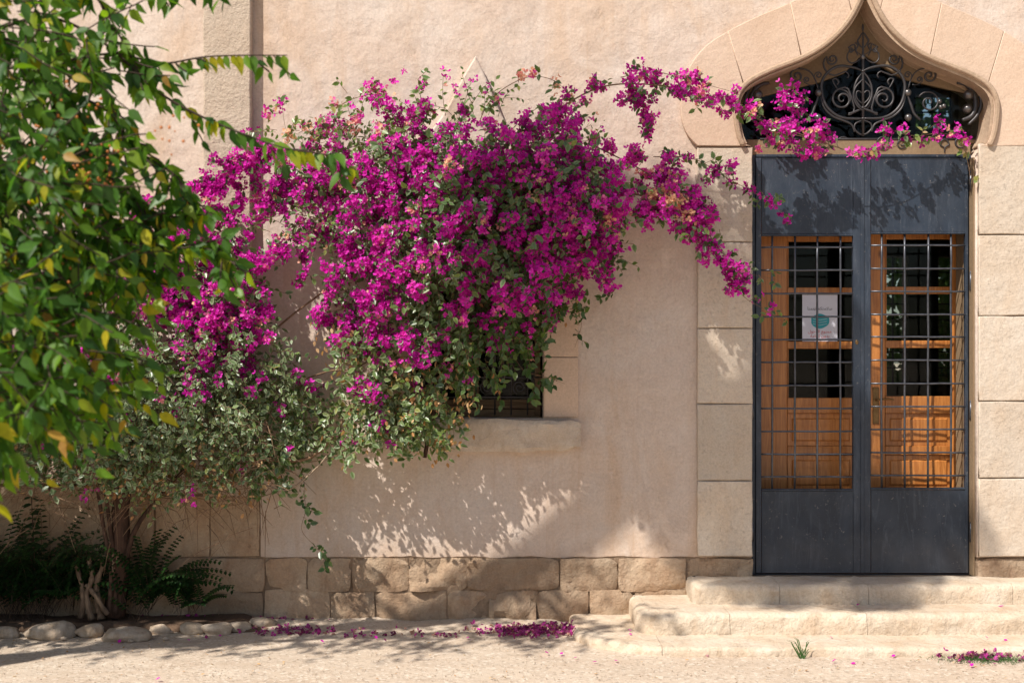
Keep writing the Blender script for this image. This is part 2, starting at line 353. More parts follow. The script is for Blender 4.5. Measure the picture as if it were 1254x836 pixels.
# ------------------------------------------------------------------ ground
def make_ground():
    # one sheet: a fine grid in front of the wall that widens outward to the horizon
    def axis(lo, hi, step, far):
        a = list(np.arange(lo, hi+1e-6, step)); s = step; v = lo
        left = []
        while v > -far: s *= 1.5; v -= s; left.append(v)
        s = step; v = hi; right = []
        while v < far: s *= 1.5; v += s; right.append(v)
        return left[::-1]+a+right
    X = axis(-4, 4, 0.06, 400); Y = axis(-2.2, 0.3, 0.05, 400)
    vs = []
    for y in Y:
        for x in X:
            near = max(0, 1-max(abs(x)-4, 0)/4)*max(0, 1-max(-2.2-y, 0)/4)
            z = -0.004+near*(0.010*noise.noise(Vector((x*1.3, y*2.2, 0)))+0.006*noise.noise(Vector((x*5, y*9, 2)))+0.003*noise.noise(Vector((x*14, y*20, 5))))
            if y > -0.45: z += 0.03*min(1, (y+0.45)/0.4)*near*(0.7+0.6*noise.noise(Vector((x*2.5, 0, 8))))*(1 if x < 0.3 else 0)
            vs.append((x, y, z))
    nx = len(X); fs = [(j*nx+i, j*nx+i+1, (j+1)*nx+i+1, (j+1)*nx+i) for j in range(len(Y)-1) for i in range(nx-1)]
    me = bpy.data.meshes.new("ground"); me.from_pydata(vs, [], fs)
    mesh_obj("ground", me, M['ground'], None, True, kind="structure")
make_ground()
def instance(name, tv, tf, pos, rot, scale, mat, parent=None, tint=None, rim_t=None, rimamt=None, smooth=True, **kw):
    """tv (n,3) template verts, tf faces; pos (k,3) rot (k,3,3) scale (k,)"""
    tv = np.asarray(tv, float); k = len(pos); n = len(tv)
    if k == 0: return None
    pos = np.asarray(pos); rot = np.asarray(rot); scale = np.asarray(scale, float)
    V = np.einsum('kij,nj->kni', rot, tv)*scale[:, None, None]+pos[:, None, :]
    V = V.reshape(-1, 3)
    sizes = np.array([len(f) for f in tf]); flat = np.concatenate([np.array(f) for f in tf])
    loops = (flat[None, :]+(np.arange(k)*n)[:, None]).ravel()
    tot = np.tile(sizes, k); start = np.concatenate([[0], np.cumsum(tot)[:-1]])
    me = bpy.data.meshes.new(name)
    me.vertices.add(len(V)); me.vertices.foreach_set("co", V.ravel())
    me.loops.add(len(loops)); me.loops.foreach_set("vertex_index", loops.astype(np.int32))
    me.polygons.add(len(tot)); me.polygons.foreach_set("loop_start", start.astype(np.int32))
    try: me.polygons.foreach_set("loop_total", tot.astype(np.int32))
    except Exception: pass
    me.update(calc_edges=True)
    if tint is not None:
        a = me.attributes.new("tint", 'FLOAT', 'POINT'); a.data.foreach_set("value", np.repeat(np.asarray(tint, float), n))
    if rim_t is not None:
        a = me.attributes.new("rim", 'FLOAT', 'POINT'); a.data.foreach_set("value", (np.asarray(rimamt)[:, None]*np.asarray(rim_t)[None, :]).ravel())
    return mesh_obj(name, me, mat, parent, smooth, **kw)
def frame_of(d, nrm):
    d = np.asarray(d, float); d = d/np.linalg.norm(d); nrm = np.asarray(nrm, float); nrm = nrm-d*nrm.dot(d)
    l = np.linalg.norm(nrm)
    if l < 1e-6: nrm = np.array([0.3, 0.2, 1.0]); nrm -= d*nrm.dot(d); l = np.linalg.norm(nrm)
    nrm /= l; s = np.cross(d, nrm); return np.stack([s, d, nrm], axis=1)
# leaf: along +Y, cupped and curling; width in X
LV = [(0,0,0),(-.27,.28,.03),(-.25,.62,.0),(0,1.0,-.16),(.25,.62,.0),(.27,.28,.03),(0,.30,-.05),(0,.64,-.10)]
LF = [(0,6,1),(1,6,7,2),(2,7,3),(0,5,6),(5,4,7,6),(4,3,7)]
LRIM = [0.2,1,1,1,1,1,0,0]
OV = [(0,0,0),(-.20,.16,.02),(-.27,.40,.02),(-.15,.74,-.03),(0,1.08,-.20),(.15,.74,-.03),(.27,.40,.02),(.20,.16,.02),(0,.2,-.03),(0,.45,-.06),(0,.74,-.10)]
OF = [(0,8,1),(1,8,9,2),(2,9,10,3),(3,10,4),(0,7,8),(7,6,9,8),(6,5,10,9),(5,4,10)]
def bract_template():
    vs = []; fs = []
    for k in range(3):
        a = 2*math.pi*k/3; n = len(vs)
        for (x, y, z) in [(0,0,0),(-.50,.42,.28),(-.34,.84,.62),(0,.98,.66),(.34,.84,.62),(.50,.42,.28),(0,.5,.16)]:
            vs.append((x*math.cos(a)-y*math.sin(a), x*math.sin(a)+y*math.cos(a), z))
        fs += [(n,n+6,n+1),(n+1,n+6,n+3,n+2),(n,n+5,n+6),(n+5,n+4,n+3,n+6)]
    return vs, fs
BV, BF = bract_template()
PEB_V = [(1,0,0),(0,1,0),(-1,0,0),(0,-1,0),(0,0,.6),(0,0,-.6),(.6,.6,.3),(-.6,.6,.3),(-.6,-.6,.3),(.6,-.6,.3)]
PEB_F = [(0,6,4),(6,1,4),(1,7,4),(7,2,4),(2,8,4),(8,3,4),(3,9,4),(9,0,4),(0,1,6),(1,2,7),(2,3,8),(3,0,9),(0,5,1),(1,5,2),(2,5,3),(3,5,0)]
def rand_rot(k, flat=False):
    out = []
    for _ in range(k):
        a = NP.uniform(0, 2*math.pi)
        d = (math.cos(a), math.sin(a), NP.uniform(-.2, .2) if flat else NP.uniform(-1, 1))
        n = (NP.uniform(-.3, .3), NP.uniform(-.3, .3), 1) if flat else NP.normal(size=3)
        out.append(frame_of(d, n))
    return np.array(out)
# loose grit
k = 9000
gx = NP.uniform(-3.8, 3.8, k); gy = -NP.beta(1.1, 1.2, k)*2.1
onstep = ((gx > 0.33) & (gy > -0.99))
gx = gx[~onstep]; gy = gy[~onstep]; k = len(gx)
gs = 0.0016+0.0035*NP.rand(k)**5+0.0012*NP.rand(k)
instance("loose_grit", PEB_V, PEB_F, np.stack([gx, gy, np.full(k, 0.001)+0*gs], 1), rand_rot(k, True), gs, M['rock'], kind="stuff",
         label="fine loose grit strewn over the pale packed ground", cat="gravel")

# ------------------------------------------------------------------ building
B = thing("building", "old pink-beige plastered building with ogee arched doorway and stone base course", "building")
inner_l = [(921, 188), (915, 183), (907, 168), (903, 146), (903, 126), (911, 110), (928, 98), (953, 87), (981, 76), (1006, 62), (1026, 45), (1043, 23), (1058, -8)]
outer_l = [(853, 180), (840, 165), (833, 141), (834, 112), (843, 84), (862, 59), (890, 40), (926, 22), (966, 5), (992, -10), (1014, -27), (1037, -50), (1058, -86)]
def mir(pts, c=1058.5): return [(2*c-a, b) for a, b in pts]
def smooth_px(pts, n=5): return [(v.x, v.y) for v in catmull([(a, b, 0) for a, b in pts], n)]
inL = smooth_px(inner_l); inR = mir(inL)[::-1]
OPEN = [(921, 762)]+inL+inR+[(1196, 762)]
WT = 0.50
# plaster wall (one sheet 0.35 m thick, with the two openings)
wx0, wx1, wtop = -9, 9, 6.0
zb = P(0, 682).z
bottom = [(wx0, P(0, 592).z), (P(60, 592).x, P(0, 592).z), (P(187, 596).x, P(0, 592).z), (P(189, 600).x, P(0, 604).z), (P(318, 604).x, P(0, 604).z), (P(320, 680).x, zb)]
xr = P(320, 0).x
while xr < P(905, 0).x:
    bottom.append((xr, zb+0.012*noise.noise(Vector((xr*5, 0, 0)))+0.008*noise.noise(Vector((xr*19, 4, 0))))); xr += 0.03
outline = bottom+[(P(921, 0).x, zb)]+px2(inL+inR)+[(P(1196, 0).x, zb), (wx1, zb), (wx1, wtop), (wx0, wtop)]
WIN = (501, 380, 665, 512)
hole = px2([(501, 512), (665, 512), (665, 330), (640, 250), (583, 205), (526, 250), (501, 330)])
wall = plate("wall", [outline, hole], 0.0, 0.35, M['plaster'], B, 0.004)
bm = MB()
bm.box(wx0, P(921, 0).x-0.002, 0.028, WT, -0.3, P(0, 590).z-0.0); 
mort = MB(); mort.box(wx0, P(321, 0).x, 0.006, 0.33, -0.2, P(0, 600).z)
mort.box(P(321, 0).x+0.001, P(921, 0).x-0.003, 0.006, 0.34, -0.2, zb+0.02)
mort.box(P(1197, 0).x+0.003, wx1, 0.022, 0.34, -0.2, zb+0.02)
mort.build("mortar", M['mortar'], B)
# rough pilaster left of the window
pil = wob(px2([(252, 606), (310, 606), (310, -400), (252, -400)]), 0.008, 0.06, 3)
plate("pilaster", [pil], -0.075, -0.001, M['pilaster'], B, 0.010)
# arch voussoirs
jo = [(0, 0), (5, 5), (6, 8), (8, 10), (12, 12)]   # joints: indices into outer / inner control points
def voussoirs(m):
    n = 5
    oS = smooth_px(outer_l, n); iS = smooth_px(inner_l, n)
    J = [(0, 0), (6*n, 5*n), (8*n, 8*n), (10*n+3, 11*n), (12*n, 12*n)]
    for (o0, i0), (o1, i1) in zip(J[:-1], J[1:]):
        o = oS[o0:o1+1]; i = iS[i0:i1+1]
        if o0 == 0: o = [(853, 180)]+o[1:]; i = [(919, 180)]+[q for q in i if q[1] < 179]
        poly = o+i[::-1]
        if m: poly = mir(poly)[::-1]
        q = px2(poly); c = sum((Vector(a) for a in q), Vector((0, 0)))/len(q)
        # shrink by a hair to open the joint
        q = [(a[0]+(c.x-a[0])*0.0045, a[1]+(c.y-a[1])*0.0045) for a in q]
        plate("arch_stone", [q], -0.035-rnd.uniform(0, .003), -0.0005, M['arch'], B, 0.005)
voussoirs(False); voussoirs(True)
plate("joint_bed", [px2(smooth_px(outer_l)[2:]+mir(smooth_px(outer_l))[::-1][:-2]+[(1200, 182), (1200, 170)]+mir(inL)[::-1][::-1][3:-1]+inL[::-1][1:-3]+[(916, 170), (916, 182)])], -0.027, -0.0008, M['mould'], B, 0.0005) if False else None
# moulding that follows the arch opening
def band(pts, w, side):
    out = []
    for i, p in enumerate(pts):
        a = Vector(pts[max(i-1, 0)]); b = Vector(pts[min(i+1, len(pts)-1)]); t = (b-a).normalized()
        out.append((p[0]-t.y*w*side, p[1]+t.x*w*side))
    return out
inner_xz = px2(inL[7:])
off = band(inner_xz, 0.034, 1); off[-1] = (inner_xz[-1][0], off[-1][1]+0.03)
off = [(min(a, inner_xz[-1][0]), b) for a, b in off]
mp = inner_xz+off[::-1]
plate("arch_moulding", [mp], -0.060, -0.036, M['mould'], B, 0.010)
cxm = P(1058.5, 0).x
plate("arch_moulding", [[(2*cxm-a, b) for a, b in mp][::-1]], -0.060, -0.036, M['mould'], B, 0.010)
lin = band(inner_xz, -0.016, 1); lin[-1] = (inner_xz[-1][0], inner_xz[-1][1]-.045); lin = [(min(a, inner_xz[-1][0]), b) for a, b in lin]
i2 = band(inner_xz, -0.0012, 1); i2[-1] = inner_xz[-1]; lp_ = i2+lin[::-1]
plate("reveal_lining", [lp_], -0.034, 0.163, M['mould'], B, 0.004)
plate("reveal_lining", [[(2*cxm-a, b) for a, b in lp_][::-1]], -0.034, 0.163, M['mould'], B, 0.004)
# door-side column stones
for x0, x1, ys in ((853.5, 920.5, [181, 297, 402, 494, 588, 681]), (1197, 1264, [177, 288, 387, 491, 585, 681])):
    for a, b in zip(ys[:-1], ys[1:]):
        q = wob(px2([(x0, b-0.6), (x1, b-0.6), (x1, a+0.6), (x0, a+0.6)]), 0.005, 0.07, a)
        plate("column_stone", [q], -0.026-rnd.uniform(0, .008), -0.0005, M['column'], B, 0.006)
# base course, rough blocks
rows = [(682, 723, [(-210, -60), (-58, 60), (62, 185), (187, 323), (326, 375), (378, 429), (432, 500), (502, 571), (573, 684), (687, 755), (758, 839), (841, 921), (1197, 1290), (1293, 1390), (1393, 1500)]),
        (723, 764, [(-240, -100), (-98, 90), (93, 230), (233, 322), (325, 403), (406, 458), (461, 546), (549, 597), (599, 656), (659, 720), (723, 775), (778, 845), (848, 925), (1195, 1270), (1273, 1400)]),
        (594, 681, [(-210, -70), (-68, 60), (62, 188)]), (606, 681, [(192, 256), (259, 317)])]
for y0, y1, xs in rows:
    for a, b in xs:
        jit = rnd.uniform(-1.5, 1.5); big = y1 == 681
        rgh = 0.010 if big else rnd.choice([0.018, 0.028, 0.042]); 
        if (a, b) in ((502, 571), (549, 597), (599, 656)): rgh = 0.050
        rough_block("base_stone", P(a-.7, 0).x, P(b+.7, 0).x, P(0, y1+(0 if y1 > 760 or big else jit)).z, P(0, y0+(jit if y1 > 760 else 1)).z,
                    -0.016+rnd.uniform(-0.010, 0.006)+(0.008 if big else 0), 0.05, M['base'], B, rgh, 0.007 if big else 0.010, seed=a*0.37+y0)
# window with ogee hood, jambs and sill
hood = [(458, 345), (458, 300), (462, 262), (478, 225), (505, 190), (531, 160), (548, 135), (562, 108), (573, 88), (583, 72)]
hs = smooth_px(hood, 4); hm = [(583+(583-a)*(.78 if b < 150 else .78+.22*min(1, (b-150)/60)), b) for a, b in hs][::-1]
ih = smooth_px([(501, 345), (501, 318), (512, 284), (540, 252), (565, 228), (583, 200)], 4); ihm = [(1166-a, b) for a, b in ih][::-1]
plate("window_hood", [px2(hs+hm[1:]+ihm[:-1]+ih[::-1])], -0.085, -0.0005, M['plaster'], B, 0.012)
for a, b, ys in ((458, 500, (346, 437, 511)), (666, 708, (346, 437, 511))):
    for c, d in zip(ys[:-1], ys[1:]):
        plate("jamb_stone", [wob(px2([(a, d-0.5), (b, d-0.5), (b, c+0.5), (a, c+0.5)]), 0.003, 0.07, a+c)], -0.020, -0.0005, M['arch'], B, 0.004)
sil = rough_block("window_sill", P(456, 0).x, P(711, 0).x, P(0, 552).z, P(0, 512.5).z, -0.095, 0.10, M['sill'], B, 0.022, 0.016, seed=4)
wf = MB()
Y = 0.17
def bxpx(mb, x0, y0, x1, y1, ya, yb, b=0.003):
    a = P(x0, y1, ya); c = P(x1, y0, ya); mb.bbox(a.x, c.x, ya, yb, a.z, c.z, b)
bxpx(wf, 501, 210, 509, 511, Y, Y+.05); bxpx(wf, 655, 210, 662, 511, Y, Y+.05)
bxpx(wf, 509, 489, 655, 500, Y, Y+.05); bxpx(wf, 509, 501, 655, 511, Y+.01, Y+.05); bxpx(wf, 509, 380, 655, 386, Y, Y+.05)
bxpx(wf, 578, 386, 586, 489, Y+.004, Y+.05)
wfo = wf.build("window_frame", M['oldwood'], B)
for x0, x1 in ((509, 578), (586, 655)):
    for ya_, yb_ in ((386, 489), (225, 380)):
        g = MB(); bxpx(g, x0, ya_, x1, yb_, Y+.025, Y+.030, 0.001); g.build("pane", M['glass'], wfo)
# window grille: uprights, rails, scrolls
def spiral(c, r0, r1, a0, turns, n=26, y=0.0):
    out = []
    for i in range(n+1):
        u = i/n; a = a0+turns*2*math.pi*u; r = r0+(r1-r0)*u
        out.append((c[0]+r*math.cos(a), y, c[1]+r*math.sin(a)))
    return out
wgr = MB(); yg = 0.08
for px_ in (520, 540, 560, 583, 606, 626, 646): wgr.tube([P(px_, 508, yg), P(px_, 300, yg)], 0.006, 6)
for py_ in (400, 462, 486): wgr.tube([P(502, py_, yg-.007), P(664, py_, yg-.007)], 0.006, 6)
wgo = wgr.build("window_grille", M['wrought'], B, True)
for px_ in (530, 570, 596, 636):
    s_ = MB(); c = P(px_, 474, yg-.01); s_.tube(spiral((c.x, c.z), 0.008, 0.045, 0, 1.7, 24, yg-.01), 0.004, 5); s_.build("scroll", M['wrought'], wgo, True)
# dark room behind
x0, x1 = -1.4, 5.6
rm = MB(); rm.box(x0-.2, x0, .5, 4.7, -.1, 4.9); rm.box(x1, x1+.2, .5, 4.7, -.1, 4.9); rm.box(x0, x1, .5, 4.7, 4.9, 5.1); rm.box(x0, x1, 0.5, 4.7, 0.0, 0.27)
rm.box(1.3, 1.4, .5, 4.7, .27, 4.9)
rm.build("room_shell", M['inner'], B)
BW = [(3.55, 3.98, 1.44, 2.72), (4.28, 4.72, 1.44, 2.72), (4.05, 4.6, 3.62, 4.35)]
holes = [[(a, c), (b, c), (b, d), (a, d)] for a, b, c, d in BW]
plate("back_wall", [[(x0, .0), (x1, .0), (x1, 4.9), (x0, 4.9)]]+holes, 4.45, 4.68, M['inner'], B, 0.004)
for a, b, c, d in BW:
    q = MB(); n = 3
    for i in range(1, n): q.box(a+(b-a)*i/n-.008, a+(b-a)*i/n+.008, 4.5, 4.52, c, d)
    kk = int((d-c)/0.16)
    for i in range(1, kk): q.box(a, b, 4.485, 4.499, c+(d-c)*i/kk-.007, c+(d-c)*i/kk+.007)
    q.build("back_window_bars", M['frameline'], B)
inner_front = MB()    # inner leaf of the front wall beside the doorway
ol, orr = P(921, 0).x, P(1196, 0).x
inner_front.box(wx0, P(495, 0).x, .351, .499, -.1, 6.0); inner_front.box(P(672, 0).x, ol-.01, .351, .499, -.1, 6.0); inner_front.box(orr+.01, wx1, .351, .499, -.1, 6)
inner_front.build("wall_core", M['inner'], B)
rf = MB(); rf.box(wx0, wx1, 0.36, 4.7, 5.99, 6.15); rf.box(wx0, wx0+.3, 0.5, 4.7, -.2, 5.985); rf.box(wx1-.3, wx1, 0.5, 4.7, -.2, 5.985)
rf.build("roof", M['plaster'], B)
# transom beam under the fanlight, and tan board with the glazed light behind the grille
tr = MB(); a = P(917, 189, .05); c = P(1194, 171, .05); tr.bbox(a.x, orr-.001, .10, .165, P(0, 190, .1).z, P(0, 171, .1).z, .004)
tr.box(ol+.001, orr-.001, .30, .42, P(0, 190, .3).z, P(0, 176, .3).z)
tr.build("transom", M['tan'], B)
FY = 0.17
lp = [(-1.2, 0)]  # unused placeholder
fan_out = px2([(895, 176), (895, -20), (1222, -20), (1222, 176)], FY)
fan_hole = px2([(908, 171), (905, 128), (938, 117), (1000, 102), (1034, 90), (1057, 66), (1082, 82), (1107, 97), (1188, 115), (1206, 138), (1206, 171)], FY)
plate("fanlight_board", [fan_out, fan_hole], FY, FY+.05, M['tan'], B, 0.006)
g = MB(); bxpx(g, 905, 60, 1210, 172, FY+.022, FY+.028, 0.001); g.build("fanlight_pane", M['glass'], B)
# reveal lining strip on the right jamb (bare timber)
rv = MB(); rv.box(orr-.012, orr-.0015, 0.03, 0.34, P(0, 706).z, P(0, 192, .0).z); rv.build("jamb_lining", M['tan'], B)
# threshold
th = MB(); th.bbox(ol+.001, orr-.014, 0.03, 0.34, 0.1, P(0, 704, .1).z, .006); th.build("threshold", M['mortar'], B)

# ------------------------------------------------------------------ iron gate (two leaves)
GY = 0.085
def gp(mb, x0, y0, x1, y1, ya=GY, yb=GY+.035, b=.003): bxpx(mb, x0, y0, x1, y1, ya, yb, b)
gf = MB(); gp(gf, 920.5, 190, 925, 703, GY+.012, GY+.07); gp(gf, 1186.5, 190, 1190.5, 703, GY+.012, GY+.07); gp(gf, 925.2, 189, 1186.2, 192.6, GY+.012, GY+.07); gp(gf, 925.2, 702.5, 1186.2, 706, GY+.02, GY+.07)
gfo = gf.build("gate_frame", M['iron'], B)
def leaf_gate(xa, xb, ox0, ox1, oy0, oy1, vx, hy, keyhole=False):
    st = MB()
    gp(st, xa, 193.5, ox0, 701.5); gp(st, ox1, 193.5, xb, 701.5)      # stiles
    root = st.build("gate_leaf", M['iron'], B)
    p = MB(); gp(p, ox0+.3, 194.5, ox1-.3, oy0-2.5, GY+.006, GY+.012, .001); p.build("upper_panel", M['iron'], root)
    p = MB(); gp(p, ox0+.3, oy1+2.5, ox1-.3, 700.5, GY+.006, GY+.012, .001); p.build("kick_panel", M['iron'], root)
    for ya_, yb_, yy_ in ((oy0-2.4, oy0, GY), (oy1, oy1+2.4, GY), (193.6, 194.8, GY+.002), (699.8, 701.4, GY+.002)):
        rl = MB(); gp(rl, ox0+.2, ya_, ox1-.2, yb_, yy_); rl.build("rail", M['iron'], root)
    for v in vx:
        t = MB(); pts = [P(v+rnd.uniform(-.4, .4), oy0+(oy1-oy0)*i/10, GY+.016+.005*(-1)**i) for i in range(11)]
        t.tube(pts, 0.0072, 6); t.build("grid_bar", M['bar'], root, True)
    for h in hy:
        t = MB(); n = 8; pts = [P(ox0+(ox1-ox0)*i/n, h+rnd.uniform(-.3, .3)-0.8*math.sin(i/n*math.pi*0), GY+.012-.004*(-1)**i) for i in range(n+1)]
        t.tube(pts, 0.0068, 6); t.build("grid_bar", M['bar'], root, True)
    return root
L1 = leaf_gate(925.6, 1056.6, 932.5, 1045, 289, 598.5, [945.5, 973.3, 1000.8, 1029], [303, 331, 359.5, 387.8, 416, 443.5, 472, 500, 528, 556, 583.5])
L2 = leaf_gate(1057.2, 1186, 1066.5, 1182.5, 286.5, 597, [1079.5, 1108, 1136.5, 1164.5], [300.5, 329, 357, 385, 412.5, 441, 469.5, 497.6, 525.6, 554, 582])
ml = MB(); gp(ml, 1054.2, 193, 1058.4, 701.5, GY-.006, GY-.0005, .002); ml.build("meeting_strip", M['iron'], L1)
kh = MB(); c = P(1049.5, 419, GY-.004); kh.ball((c.x, GY-.001, c.z), .011, 10, 6, (1, .3, 1.4)); kh.build("keyhole", M['brass'], L1, True)
for xx, leaf in ((921.5, L1), (1189, L2)):
    for yy in (222, 345 if xx > 1000 else 356, 503, 652):
        h = MB(); a = P(xx, yy+11, GY-.01); b_ = P(xx, yy-11, GY-.01); h.tube([a, b_], .010, 8); h.ball(b_+Vector((0, 0, .004)), .009, 8, 5)
        h.build("hinge", M['bar'], leaf, True)

# ------------------------------------------------------------------ wooden doors behind
DY = 0.40
def wood_leaf(x0, x1, gx0, gx1, panes, handle=None):
    st = MB(); bxpx(st, x0, 280, gx0, 712, DY, DY+.045, .004); bxpx(st, gx1, 280, x1, 712, DY, DY+.045, .004)
    root = st.build("wooden_door_leaf", M['wood'], B)
    ys = [283]+[v for p_ in panes for v in p_]+[506]
    rails = [(280, panes[0][0]), (panes[0][1], panes[1][0]), (panes[1][1], panes[2][0]), (panes[2][1], 506), (546, 557), (600, 712)]
    for a, b_ in rails:
        r = MB(); bxpx(r, gx0+.2, a, gx1-.2, b_, DY+.003, DY+.042, .003); r.build("door_rail", M['wood'], root)
    for a, b_ in panes:
        g = MB(); bxpx(g, gx0-.5, a-1, gx1+.5, b_+1, DY+.022, DY+.027, .0005); g.build("glass_pane", M['glass'], root)
        for q0, q1 in ((gx0+.2, gx0+1.8), (gx1-1.8, gx1-.2)):
            bd = MB(); bxpx(bd, q0, a+.2, q1, b_-.2, DY+.008, DY+.02, .002); bd.build("glazing_bead", M['wood'], root)
    for a, b_ in ((506, 546), (557, 600)):
        q = MB(); bxpx(q, gx0+.3, a+.3, gx1-.3, b_-.3, DY+.020, DY+.034, .001); bxpx(q, gx0+6, a+6, gx1-6, b_-6, DY+.010, DY+.0199, .008); q.build("raised_panel", M['wood'], root)
    return root
W1 = wood_leaf(930.5, 1056, 964, 1047, [(296, 352), (360, 418), (427, 487)])
dv = MB(); bxpx(dv, 943.5, 280, 946, 712, DY-.002, DY+.002, .0005); dv.build("door_bead", M['wood'], W1)
W2 = wood_leaf(1057, 1190, 1084, 1166.5, [(293, 351), (360, 417), (426, 485)])
fr = MB(); bxpx(fr, 905, 190, 930, 712, DY+.002, DY+.06); bxpx(fr, 1190.4, 190, 1200, 712, DY+.002, DY+.06); bxpx(fr, 930.3, 190, 1190, 279.5, DY+.004, DY+.06)
fr.build("door_frame", M['wood'], B)
hd = MB(); bxpx(hd, 1069, 474, 1076.5, 519, DY-.008, DY-.0005, .003)
c = P(1072.5, 489, DY); hd.tube([c, c+Vector((0, -.05, 0)), c+Vector((.02, -.055, .002)), c+Vector((.07, -.055, .006)), c+Vector((.105, -.055, -.002))], [.009, .008, .008, .007, .006], 7)
hd.build("handle", M['brass'], W2, False)
# notice stuck on the glass (three colours of print)
NYY = DY+.0195
nt_ = thing("notice", "white paper notice with teal face mask and red writing taped inside left door glass", "notice", P(1004, 418, NYY))
pp = MB(); a = P(982.5, 418.5, NYY); b_ = P(1025.5, 361, NYY); pp.box(a.x, b_.x, NYY, NYY+.0008, a.z, b_.z); pp.build("sheet", M['paper'], nt_)
mk = px2(smooth_px([(993.5, 389), (998, 386), (1004, 384), (1010, 386), (1015, 389), (1015, 396), (1011, 400), (1004, 402.5), (997, 400), (993.5, 396)], 3), NYY)
plate("mask_print", [mk], NYY-.0012, NYY-.0004, M['teal'], nt_, 0.0001)
ml_ = MB()
for yy in (391.5, 394.5, 397.5): ml_.tube([P(995.5, yy-1.2, NYY-.0014), P(1004, yy+.6, NYY-.0014), P(1013, yy-1.2, NYY-.0014)], .0012, 4)
ml_.build("mask_pleats", M['paper'], nt_)
def arabic(txt, px_, py_, size, mat, name):
    # presentation forms, already in visual order (right to left script)
    cu = bpy.data.curves.new(name, 'FONT'); cu.body = txt; cu.size = size; cu.align_x = 'CENTER'; cu.extrude = 0.0002; cu.resolution_u = 2
    tmp = bpy.data.objects.new("tmp", cu); me = bpy.data.meshes.new_from_object(tmp); bpy.data.objects.remove(tmp)
    if len(me.vertices) == 0: return
    p = P(px_, py_, NYY-.0008)
    me.transform(Matrix(((1, 0, 0, p.x), (0, 0, -1, p.y), (0, 1, 0, p.z), (0, 0, 0, 1)))); me.materials.clear()
    mesh_obj(name, me, mat, nt_)
def vis(s): return s[::-1]
# "sehatak fi himayatak" style header and "no entry / without mask"
arabic(vis("\uFEB3\uFEFC\uFEE3\uFE98\uFEDC\uFEE2 \uFE97\uFEEC\uFEE4\uFEE8\uFE8E"), 1004, 379.5, 0.030, M['blackink'], "print_line")
arabic(vis("\uFEE3\uFEE4\uFEE8\uFEEE\uFECA \uFE8D\uFEDF\uFEAA\uFEA7\uFEEE\uFEDD"), 1004, 407.5, 0.029, M['redink'], "print_line")
arabic(vis("\uFE91\uFEAA\uFEED\uFEE5 \uFEDB\uFEE4\uFE8E\uFEE3\uFE94"), 1004, 413, 0.029, M['redink'], "print_line")

# ------------------------------------------------------------------ fanlight grille
FG = thing("fanlight_grille_root", "x", "x"); bpy.data.objects.remove(FG)
yf = 0.10
def Z(u, v): return P(900+u/3.92, 20+v/3.92, yf)
spine = MB()
spine.tube([Z(615, 60), Z(615, 120), Z(615, 200), Z(615, 575)], [.003, .006, .009, .009], 7)
spine.tube([Z(120, 590), Z(1110, 590)], .007, 6)
fgo = spine.build("fanlight_grille", M['wrought'], B, True)
def zt(pts, r=.0066, mirror=True, n=5, cat=True, name="scroll"):
    for m in ((0, 1) if mirror else (0,)):
        q = [(1230-a, b) if m else (a, b) for a, b in pts]
        v = [Z(a, b) for a, b in q]
        if cat: v = catmull(v, n)
        v = [p+Vector((0, -0.004 if m else 0.004, 0)) for p in v]
        mb = MB(); L = len(v); mb.tube(v, [1.22*r*(0.55+0.45*min(1, i/(L*.25), (L-1-i)/(L*.25)+.3)) for i in range(L)], 6); mb.build(name, M['wrought'], fgo, True)
def sp(c, r0, r1, a0, turns, n=20):    # spiral in zoom px
    return [(c[0]+(r0+(r1-r0)*i/n)*math.cos(a0+turns*2*math.pi*i/n), c[1]+(r0+(r1-r0)*i/n)*math.sin(a0+turns*2*math.pi*i/n)) for i in range(n+1)]
zt(sp((517, 398), 6, 56, 0.5, 1.75)+[(575, 440), (560, 470), (545, 472)], .0062, True, 2)
zt([(612, 262), (570, 246), (500, 240), (445, 270), (416, 325), (425, 400), (460, 455), (520, 488), (612, 492)], .0085)
zt([(615, 268), (590, 300), (574, 345), (578, 395), (598, 430), (613, 440)], .0062)
zt([(612, 300), (650, 340), (662, 385), (645, 430), (616, 455)], .005)
zt([(613, 372), (600, 360), (587, 362), (583, 380), (592, 402), (613, 420)], .0042)
zt(sp((468, 207), 5, 26, 0, 1.4)+[(440, 195), (425, 225), (440, 265), (480, 285), (530, 265), (548, 285), (540, 296)], .0055, True, 2)
zt([(400, 350), (388, 310), (370, 275), (340, 255), (300, 250)]+sp((298, 287), 36, 5, -1.4, -1.5), .0060, True, 2)
zt([(385, 300), (382, 285), (390, 270)]+sp((402, 283), 16, 4, 3.6, 1.3), .004, True, 2)
zt([(380, 330), (360, 330), (335, 318)]+sp((345, 305), 14, 4, 2.6, 1.3), .004, True, 2)
zt([(402, 380), (385, 430), (370, 470), (340, 500)], .0075)
zt([(412, 385), (430, 440), (470, 480), (520, 500), (560, 520), (575, 555)], .006)
zt(sp((300, 415), 6, 56, 2, 1.6), .0052, True, 2)
zt([(490, 345), (478, 325), (470, 305), (486, 300), (498, 315), (490, 330)], .0048)
zt([(490, 345), (510, 350), (540, 365), (556, 395), (545, 425)], .0048)
zt([(614, 155), (597, 135), (590, 118), (600, 100), (612, 80)], .0050)
zt([(613, 190), (580, 165), (575, 135), (545, 150)]+sp((556, 165), 12, 3, -1.6, 1.2, 8), .0045, True, 3)
zt([(613, 190), (590, 215), (560, 225), (540, 205), (545, 175), (570, 165), (585, 150)], .0042)
zt([(640, 190), (650, 165), (640, 140), (655, 128)], .0045)
zt([(612, 445), (585, 455), (560, 465), (545, 468)], .007)
zt([(612, 500), (580, 515), (575, 540), (595, 562), (612, 568)], .005)
